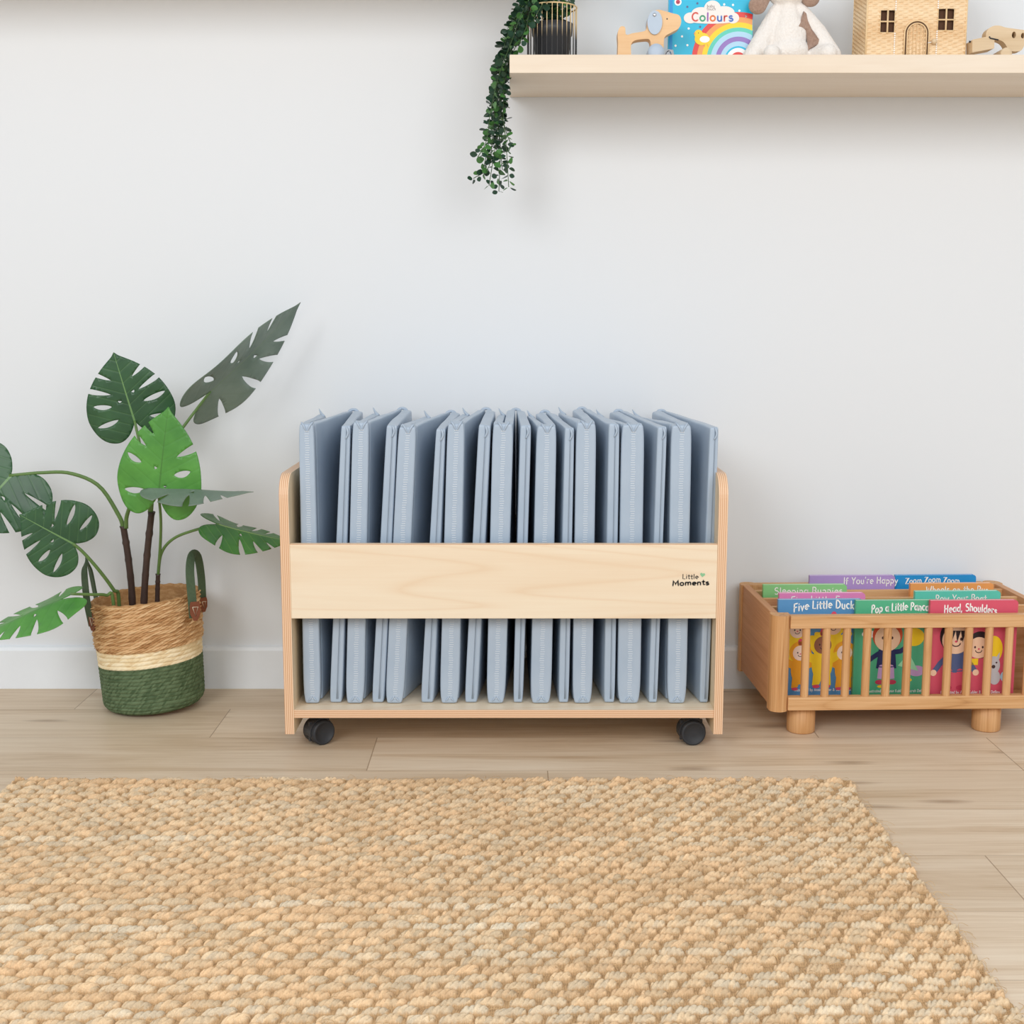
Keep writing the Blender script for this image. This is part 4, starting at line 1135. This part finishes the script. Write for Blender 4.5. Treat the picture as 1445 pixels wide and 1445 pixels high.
bo = m.build('body', dg, bevel=.0025, seg=3)
for yy in (-.0185, .0145):
    e = MB(); c = Z2(292, 137, YD)
    e.prism([(c.x + (.0155*math.cos(a)), c.z + .0245*math.sin(a)*(1 if math.sin(a) < 0 else .95)) for a in [2*PI*i/32 for i in range(32)]], 'Y', YD+yy, YD+yy+.004, 'toyblue'); e.build('ear', dg, bevel=.001)
    s = Z2(290, 96, YD); b = MB(); b.lathe([(.0035, 0), (.0035, -.0016), (.002, -.0022)], (s.x, YD + (yy if yy < 0 else yy+.0058), s.z), 'steel', 16, 'Y'); b.build('rivet', dg)
e = MB(); s = Z2(362, 116, YD); e.lathe([(.0014, 0), (.0014, -.0005)], (s.x, YD-.014, s.z), 'black', 12, 'Y'); e.build('eye', dg)
for (px_, side) in ((298, -1), (298, 1)):
    c = Z2(px_, 310, YD); w = MB(); y0 = YD + side*.0165
    w.lathe([(.003, -side*.002), (.0165, -side*.002), (.017, 0), (.0165, side*.006), (.004, side*.0065)], (c.x, y0, ZS+.0172), 'toyblue', 32, 'Y'); w.build('wheel', dg)
M['cord'] = paint('grey_cord', rgb(176, 178, 182), .8, .08)
c = Z2(374, 290, YD); m = MB()
for i in range(7):
    a = i*.9; m.tube([(c.x + .009*math.cos(t_*2*PI/20)*math.cos(a), YD-.017 + .006*math.cos(t_*2*PI/20)*math.sin(a), ZS + .0125 + .0095*math.sin(t_*2*PI/20 + i)) for t_ in range(21)], .0012, 'cord', 6)
m.build('pull_cord', dg)

# Colours book
YC = -.145
bp = Z2(376, 300, YC); bp.z = ZS
wC = Z2(838, 150, YC).x - bp.x
bk2 = board_book('picture_book', 'turquoise picture book with a rainbow, standing on the shelf', 'book', None, 0, 0, 0, wC+.006, wC*1.12, 'cyan', lean=math.radians(2), yaw=0, world=bp, th=.012, rr=.004)
def c2(x, y): p = Z2(x, y, YC); return (p.x - bp.x, p.z - bp.z)
m = art(); y = -.0004
m.box(.0003, .0075, -.0003, 0.0, .001, wC*1.118, 'sky')
o = c2(768, 340); sc_ = .0003795
for i, (rr_, cm) in enumerate(((262, 'crimson'), (234, 'orange'), (206, 'yellow'), (178, 'teal'), (156, 'paleblue'), (128, 'violet'), (102, 'paleblue'), (76, 'cyan'), (66, 'white'), (44, 'crimson'))):
    R = rr_*sc_; pts = []
    a1 = math.acos(max(-1, min(1, (wC+.005 - o[0])/R))) if R > wC+.005-o[0] else 0
    z0 = .0005 - o[1]
    for q in range(41):
        a = a1 + (PI - a1)*q/40; px_, pz_ = o[0]+R*math.cos(a), o[1]+R*math.sin(a)
        pts.append((px_, max(.0008, pz_)))
    if a1 > 0: pts = [(wC+.005, .0008)] + pts
    m.poly(pts[::-1], y - .00006*i, cm)
for (x, y_) in ((483, 36), (490, 160), (452, 205), (482, 255), (555, 150), (614, 160), (684, 146), (742, 25), (778, 58), (815, 90), (800, 134), (692, 22), (540, 16), (415, 258), (430, 105), (720, 128)):
    q = c2(x, y_); m.ell(q[0], q[1], .0024, .0024, y, 'white' if (x % 3) else 'slate', n=12)
for (x, y_, rx, rz) in ((620, 108, 155, 24), (560, 76, 55, 36), (625, 48, 48, 46), (690, 70, 60, 36), (500, 100, 38, 30), (740, 100, 36, 30)):
    q = c2(x, y_); m.ell(q[0], q[1], rx*sc_, rz*sc_, y - .0006 - x*2e-7 - rx*1e-7, 'cream')
# chick
for (x, y_, rx, rz, cm, k_) in ((565, 220, 42, 34, 'yellow', 0), (545, 192, 24, 24, 'yellow', 1), (580, 222, 28, 18, 'white', 2)):
    q = c2(x, y_); m.ell(q[0], q[1], rx*sc_, rz*sc_, y - .0007 - .00006*k_, cm)
q = c2(545, 186); m.ell(q[0], q[1], .0010, .0010, y-.00095, 'dot', n=10)
m.poly([c2(528, 182), c2(516, 188), c2(528, 196)], y-.0008, 'orange')
for x in (578, 596): m.ribbon([c2(x, 250), c2(x+2, 264)], .0012, y-.0008, 'orange')
q = c2(430, 8); m.ell(q[0], q[1], 20*sc_, 20*sc_, y, 'white'); m.ell(q[0], q[1], 12*sc_, 12*sc_, y-.0001, 'deepred'); m.ell(q[0], q[1]-.001, .0012, .0012, y-.0002, 'dot', n=10)
m.build('cover_picture', bk2)
m = art(); a = c2(506, 118); b = c2(748, 118)
for n_, c_ in dict(cA=(214,84,70), cB=(70,160,120), cC=(150,90,170), cD=(226,120,60), cE=(70,110,190)).items(): ink(n_, *c_)
lettering(m, 'Colours', a[0], a[1], 46*sc_, .0034, y-.0009, ['cA', 'cB', 'cC', 'cD', 'cE', 'cA', 'cE'], fit=b[0]-a[0]); m.build('title', bk2)
m = art(); a = c2(594, 40); lettering(m, 'baby', a[0], a[1], .006, .0006, y-.0009, 'dot', fit=.017); a = c2(592, 56); lettering(m, 'touch', a[0], a[1], .006, .0006, y-.0009, 'dot', fit=.020); m.build('series_lettering', bk2)

# plush toy
def plush_mat(name, c1, c2):
    t = NT(name); n = t.noise(t.obj((1, 1, 1)), 230, 4, .7); n2 = t.noise(t.obj((1, 1, 1)), 60, 2)
    t.bump(t.math('ADD', n, n2), .8, .004)
    t.b.inputs['Sheen Weight'].default_value = .3
    return t.done(t.ramp(n, [(.3, c2), (.7, c1)]), .95, 0, .1)
M['plushwhite'] = plush_mat('white_plush', rgb(255, 250, 244), rgb(246, 238, 230))
M['plushbrown'] = plush_mat('brown_plush', rgb(186, 156, 138), rgb(160, 130, 114))
YPL = -.15
pl = thing('plush_toy', 'white plush puppy with brown ears sitting on the shelf', 'plush toy', Z2(1050, 300, YPL)); pl.location.z = ZS
def z2(x, y, Y=YPL): return Z2(x, y, Y)
m = MB()
def blob(a, b, ra, rb, n=7):
    a, b = Vector(a), Vector(b)
    for i in range(n+1):
        f = i/n; m.ball(a.lerp(b, f), ra + (rb-ra)*f, 'plushwhite', 16, 10)
s2 = 1/ (4.014*655)
c = z2(1050, 190); m.ball((c.x, YPL, c.z-.004), (.043, .036, .050), 'plushwhite', 24, 16)
c = z2(1055, 240); m.ball((c.x, YPL-.006, ZS+.031), (.043, .038, .031), 'plushwhite', 24, 16)
blob(z2(1045, 60), z2(1050, 150), .024, .034)
blob((z2(985, 78).x, YPL, z2(0, 78).z), (z2(845, 285).x, YPL-.012, ZS+.0185), .0185, .0215)
blob((z2(1120, 72).x, YPL, z2(0, 72).z), (z2(1215, 190).x, YPL-.004, z2(0, 190).z), .019, .020)
blob((z2(1215, 190).x, YPL-.004, z2(0, 190).z), (z2(1285, 270).x, YPL-.02, ZS+.0195), .020, .0215)
blob((z2(970, 270).x, YPL-.01, ZS+.020), (z2(930, 290).x, YPL-.055, ZS+.018), .020, .0175)
blob((z2(1200, 270).x, YPL-.01, ZS+.020), (z2(1250, 290).x, YPL-.045, ZS+.020), .020, .0190)
hc = z2(1045, -60); m.ball((hc.x, YPL-.004, hc.z), (.044, .040, .038), 'plushwhite', 24, 16); m.ball((hc.x, YPL-.040, hc.z-.010), (.020, .017, .015), 'plushwhite', 16, 12)
b_ = m.build('body', pl)
r_ = b_.modifiers.new('remesh', 'REMESH'); r_.mode = 'VOXEL'; r_.voxel_size = .0028; r_.use_smooth_shade = True
s_ = b_.modifiers.new('smooth', 'SMOOTH'); s_.factor = .5; s_.iterations = 6
for (a, b, sg) in (((948, -60), (880, 30), -1), ((1142, -60), (1180, -12), 1)):
    m = MB()
    A, B = z2(*a, YPL), z2(*b, YPL-.012)
    for i in range(7):
        f = i/6; m.ball(A.lerp(B, f), (.012 + .008*f, .009+.003*f, .012+.007*f), 'plushbrown', 14, 10)
    o = m.build('ear', pl); r_ = o.modifiers.new('remesh', 'REMESH'); r_.mode = 'VOXEL'; r_.voxel_size = .002; r_.use_smooth_shade = True
    s_ = o.modifiers.new('smooth', 'SMOOTH'); s_.factor = .5; s_.iterations = 5
    o['label'] = 'brown floppy ear'
# brown patch following the body
out2 = [(1128, 78), (1142, 90), (1150, 130), (1168, 180), (1210, 240), (1205, 262), (1165, 285), (1150, 303), (1155, 250), (1140, 185), (1118, 172), (1094, 168), (1112, 140), (1122, 110)]
poly2 = [(z2(a, b).x, z2(a, b).z) for a, b in out2]
xs = [p[0] for p in poly2]; zs_ = [p[1] for p in poly2]; pts = [Vector(p) for p in poly2]; ed = [(i, (i+1) % len(pts)) for i in range(len(pts))]
x = min(xs)
while x < max(xs):
    z = min(zs_)
    while z < max(zs_):
        if pip((x, z), poly2): pts.append(Vector((x, z)))
        z += .0025
    x += .0025
V, E, F, *_ = delaunay_2d_cdt(pts, ed, [], 0, 1e-6)
m = MB(); m.add([(v.x, YPL-.09, v.y) for v in V], [tuple(f) for f in F if pip(sum((V[i] for i in f), Vector((0, 0)))/len(f), poly2)], 'plushbrown', True)
bpy.context.view_layer.update()
ev = b_.evaluated_get(bpy.context.evaluated_depsgraph_get()); L0 = pl.location; ys = []
for v in m.v:
    hit, loc, nr, ix = ev.ray_cast((v[0]-L0.x, -.2, v[2]-L0.z), (0, 1, 0)); ys.append(loc.y + L0.y - .0012 if hit else None)
far = max(q for q in ys if q is not None); lim = [far if q is None else q for q in ys]; ys = lim[:]
nb = [set() for _ in ys]
for f in m.f:
    for i in range(len(f)): nb[f[i]].add(f[i-1]); nb[f[i-1]].add(f[i])
for it in range(60):
    ys = [min(lim[i], .5*ys[i] + .5*sum(ys[j] for j in nb[i])/len(nb[i])) if nb[i] else lim[i] for i in range(len(ys))]
m.v = [(v[0], ys[i], v[2]) for i, v in enumerate(m.v)]
o = m.build('patch', pl)
so_ = o.modifiers.new('thick', 'SOLIDIFY'); so_.thickness = .003; so_.offset = -1
o['label'] = 'brown patch on the white body'
m = MB(); m.ball((hc.x, YPL-.058, hc.z-.006), (.006, .004, .0045), 'black2', 12, 8); m.build('nose', pl)
for sg in (-1, 1): m = MB(); m.ball((hc.x+sg*.017, YPL-.040, hc.z+.008), .003, 'black2', 12, 8); m.build('eye', pl)

# wicker house
def wicker(name):
    t = NT(name); tc = t.new('ShaderNodeTexCoord')
    at = t.new('ShaderNodeAttribute'); at.attribute_name = 'tone'
    n = t.noise(t.obj((200, 200, 400)), 1, 2)
    f = t.math('ADD', t.math('MULTIPLY', n, .45), t.math('MULTIPLY', at.outputs['Fac'], .55))
    return t.done(t.ramp(f, [(.2, rgb(218, 178, 130)), (.5, rgb(234, 202, 160)), (.8, rgb(246, 222, 186))]), .65, 0, .25)
M['wicker'] = wicker('wicker')
M['cane'] = paint('cane', rgb(234, 202, 156), .6, .06, 60)
M['dim'] = paint('dark_brown', rgb(86, 56, 36), .8, .05)
M['cotton'] = paint('white_ribbon', rgb(250, 248, 244), .8, .02)
YH = -.20; HD = .105
hx0, hx1 = Z3(357, 200, YH).x, Z3(1043, 200, YH).x
hz1 = ZS + .165
hs = thing('wicker_house', 'woven wicker toy house with cross windows and an arched door, on the shelf', 'toy house', ((hx0+hx1)/2, YH+HD/2, ZS))
wins = []
for (a, b, c_, d) in ((453, 548, 72, 227), (852, 957, 62, 212)):
    p, q = Z3(a, c_, YH), Z3(b, d, YH); wins.append((p.x, q.x, q.z, p.z))
dp, dq = Z3(630, 155, YH), Z3(768, 400, YH); dx0, dx1, dz1 = dp.x, dq.x, dp.z
def woven(name, fn, w, h, holes, par, pitch=.0107, row=.0043):
    nu = int(w/.0012)+1; nv = int(h/.00085)+1; vs = []; tn = []; fs = []
    for i in range(nv):
        for j in range(nu):
            u, v = w*j/(nu-1), h*i/(nv-1); r = math.floor(v/row); fr = v/row - r - .5
            s = math.sin(PI*u/pitch + PI*(r % 2)); dpt = .0014*s*1.0 + .0011*math.sqrt(max(0, 1-(fr*2)**2))
            stake = abs((u/pitch + .5) % 1 - .5) 
            vs.append(fn(u, v, dpt)); tn.append(.55 + .22*math.sin(r*12.9) + .10*math.sin(r*5.1+math.floor(u/pitch)*4.1))
    for i in range(nv-1):
        for j in range(nu-1):
            u, v = w*(j+.5)/(nu-1), h*(i+.5)/(nv-1)
            if any(a < u < b and c_ < v < d for a, b, c_, d in holes): continue
            fs.append((i*nu+j, i*nu+j+1, (i+1)*nu+j+1, (i+1)*nu+j))
    m = MB(); m.add(vs, fs, 'wicker', True); o = m.build(name, par)
    ca = o.data.color_attributes.new('tone', 'FLOAT_COLOR', 'POINT'); ca.data.foreach_set('color', np.repeat(np.array(tn, np.float32)[:, None], 4, 1).ravel())
    return o
Hh = hz1 - ZS
hol = [(a-hx0, b-hx0, c_-ZS, d-ZS) for a, b, c_, d in wins]
woven('front_wall', lambda u, v, d: (hx0+u, YH-d, ZS+v), hx1-hx0, Hh, hol, hs)
woven('side_wall', lambda u, v, d: (hx0-d, YH+HD-u, ZS+v), HD, Hh, [], hs)
woven('side_wall', lambda u, v, d: (hx1+d, YH+u, ZS+v), HD, Hh, [], hs)
woven('back_wall', lambda u, v, d: (hx1-u, YH+HD+d, ZS+v), hx1-hx0, Hh, [], hs)
m = MB(); m.box(hx0+.003, hx1-.003, YH+.006, YH+HD-.003, ZS+.0005, hz1-.001, 'dim'); m.build('inner_block', hs)  # solid dark brown block filling the house behind the window openings
for (a, b) in ((hx0, YH), (hx1, YH), (hx0, YH+HD), (hx1, YH+HD)):
    m = MB(); m.tube([(a, b, ZS+.0005), (a, b, hz1)], .0022, 'cane', 8); m.build('corner_cane', hs)
for (a, b, c_, d) in wins:
    m = MB(); cx_, cz_ = (a+b)/2, (c_+d)/2
    m.tube([(cx_, YH-.002, c_-.002), (cx_, YH-.002, d+.002)], .0019, 'cane', 8); m.tube([(a-.003, YH-.001, cz_), (b+.003, YH-.001, cz_)], .0016, 'cane', 8)
    m.tube([(a, YH-.001, c_), (b, YH-.001, c_), (b, YH-.001, d), (a, YH-.001, d), (a, YH-.001, c_)], .0013, 'cane', 6); m.build('window_frame', hs)
m = MB(); R = (dx1-dx0)/2; cx_ = (dx0+dx1)/2; zc_ = dz1-R
ap = [(dx0, ZS+.001)] + [(cx_ - R*math.cos(PI*i/20), zc_ + R*math.sin(PI*i/20)) for i in range(21)] + [(dx1, ZS+.001)]
m.tube([(x, YH-.003, z) for x, z in ap], .0016, 'dim', 8)
m.tube([(cx_ + (x-cx_)*1.13, YH-.0032, (z if z < zc_ else zc_ + (z-zc_)*1.13)) for x, z in ap], .0017, 'cane', 8)
dro = m.build('door_frame', hs)
m = MB(); m.tube([(cx_ + (x-cx_)*.9, YH-.0034, (z if z < zc_ else zc_ + (z-zc_)*.9)) for x, z in ap], .0013, 'cane', 8)
for i in range(1, 6):
    x = dx0 + (dx1-dx0)*i/6; zt_ = zc_ + math.sqrt(max(0, (R*.9)**2-(x-cx_)**2)); m.tube([(x, YH-.0030, ZS+.001), (x, YH-.0030, zt_)], .0008, 'cane', 6)
dro2 = m.build('door', hs)
kp = Z3(815, 293, YH); m = MB(); m.ball((kp.x, YH-.0085, kp.z), .0058, 'beechpale', 16, 10); m.tube([(kp.x, YH-.008, kp.z), (kp.x-.012, YH-.0045, kp.z-.002)], .0009, 'cotton', 6); m.build('toggle', dro2)
for px_ in (551, 842):
    x = Z3(px_, 200, YH).x; n = int(Hh/.0043); m = MB()
    for i in range(n + 1):
        z = ZS + .0043*(i+.5)
        if i == n or any(a-.002 < x < b+.002 and c_ < z < d for a, b, c_, d in wins):
            if m.v: m.build('ribbon', hs); m = MB()
            continue
        m.box(x-.0011, x+.0011, YH-.0034, YH-.001, z-.0014, z+.0012, 'cotton')
m = MB(); e_ = .006
rf = [(hx0-e_, YH-.008, hz1), (hx1+e_, YH-.008, hz1), (hx1+e_, YH+HD+.008, hz1), (hx0-e_, YH+HD+.008, hz1), (hx0+.01, YH+HD/2, hz1+.06), (hx1-.01, YH+HD/2, hz1+.06)]
m.add(rf, [(0,1,5,4), (1,2,5), (2,3,4,5), (3,0,4), (3,2,1,0)], 'cane'); m.build('roof', hs, bevel=.002)

# wooden pull toy at the right end
YV = -.20
tv = thing('wooden_toy', 'pale plywood pull toy with round holes, at the right of the wicker house', 'toy', Z3(1250, 370, YV)); tv.location.z = ZS
def s3(pts, n): return [(p.x, p.z) for p in spline([Z3(a, b, YV) for a, b in pts], n)]
ol = s3([(1168, 262), (1170, 232), (1190, 204), (1225, 187), (1265, 187), (1300, 198), (1360, 207), (1450, 218), (1560, 226), (1640, 250), (1650, 300), (1600, 330), (1520, 300), (1462, 290),
         (1440, 302), (1420, 345), (1395, 362), (1330, 356), (1290, 300), (1230, 275)], 80)
m = MB()
# body plate with two round holes
hol = [(Z3(1360, 250, YV), .0054), (Z3(1421, 255, YV), .0046)]
pts = [Vector(p) for p in ol]; ed = [(i, (i+1) % len(ol)) for i in range(len(ol))]; circ = []
for c, r in hol:
    o = len(pts); cp = [(c.x + r*.8*math.cos(2*PI*i/24), c.z + r*1.25*math.sin(2*PI*i/24)) for i in range(24)]; circ.append(cp)
    pts += [Vector(p) for p in cp]; ed += [(o+i, o+(i+1) % 24) for i in range(24)]
V, E, F, *_ = delaunay_2d_cdt(pts, ed, [], 0, 1e-6)
keep = [tuple(f) for f in F if pip(sum((V[i] for i in f), Vector((0, 0)))/3, ol) and not any(pip(sum((V[i] for i in f), Vector((0, 0)))/3, c) for c in circ)]
y0, y1 = YV-.012, YV+.012
m.add([(v.x, y0, v.y) for v in V], keep, 'beechpale'); m.add([(v.x, y1, v.y) for v in V], [f[::-1] for f in keep], 'beechpale')
for lp in [ol] + circ:
    n = len(lp); m.add([(p[0], y0, p[1]) for p in lp] + [(p[0], y1, p[1]) for p in lp], [(i, (i+1) % n, n+(i+1) % n, n+i) for i in range(n)], 'beechpale', True)
tb = m.build('body', tv)
m = MB()
for c, r in hol: m.lathe([(r, .0), (.0005, .0005)], (c.x, YV+.004, c.z), 'beech', 20, 'Y')
m.build('hole_backing', tb)
hp_ = [Z3(1062, 290, YV), Z3(1195, 262, YV), Z3(1215, 275, YV), Z3(1212, 350, YV), Z3(1062, 378, YV)]
m = MB(); m.prism([(p.x, max(p.z, ZS+.001)) for p in hp_], 'Y', YV-.022, YV+.014, 'beechpale'); m.build('head_block', tv, bevel=.0015)
q = Z3(1055, 297, YV); m = MB(); m.lathe([(.0018, 0), (.0022, -.003), (.0005, -.0034)], (q.x+.002, YV-.012, q.z), 'black2', 12, 'X'); m.build('nose', tv)
for px_ in (1290, 1560):
    w = Z3(px_, 322, YV); m = MB(); m.lathe([(.006, -.030), (.0115, -.030), (.012, -.029), (.012, .024), (.011, .025)], (w.x, YV, ZS+.0125), 'beechpale', 28, 'Y')
    m.build('wheel', tv)
m = MB(); m.tube([Z3(1205, 252, YV-.023), Z3(1212, 264, YV-.023), Z3(1268, 276, YV-.023)], .0014, 'black2', 6); m.build('slot', tv)

# ------------------------------------------------------------------ light
w = bpy.data.worlds.new('world'); sc.world = w; w.use_nodes = True
bg = w.node_tree.nodes['Background']; bg.inputs[0].default_value = (.97, .985, 1.0, 1); bg.inputs[1].default_value = .62
def area(name, loc, to, size, power, color=(1, 1, 1)):
    l = bpy.data.lights.new(name, 'AREA'); l.size = size[0]; l.shape = 'RECTANGLE'; l.size_y = size[1]; l.energy = power; l.color = color
    o = bpy.data.objects.new(name, l); COL.objects.link(o); o.location = loc
    o.rotation_euler = (Vector(to) - Vector(loc)).to_track_quat('-Z', 'Y').to_euler(); return o
area('window_light', (-2.0, -4.6, 2.7), (.05, 0, .5), (1.8, 1.6), 76, (.97, .985, 1.0))
area('fill_light', (1.4, -4.4, 2.3), (.3, 0, .4), (3.0, 2.4), 69, (.98, .99, 1.0))  # fill added to brighten the right of the wall
sc.view_settings.view_transform = 'Standard'; sc.view_settings.look = 'None'
sc.view_settings.exposure = 0.0; sc.view_settings.gamma = 1.0; sc.view_settings.use_curve_mapping = False
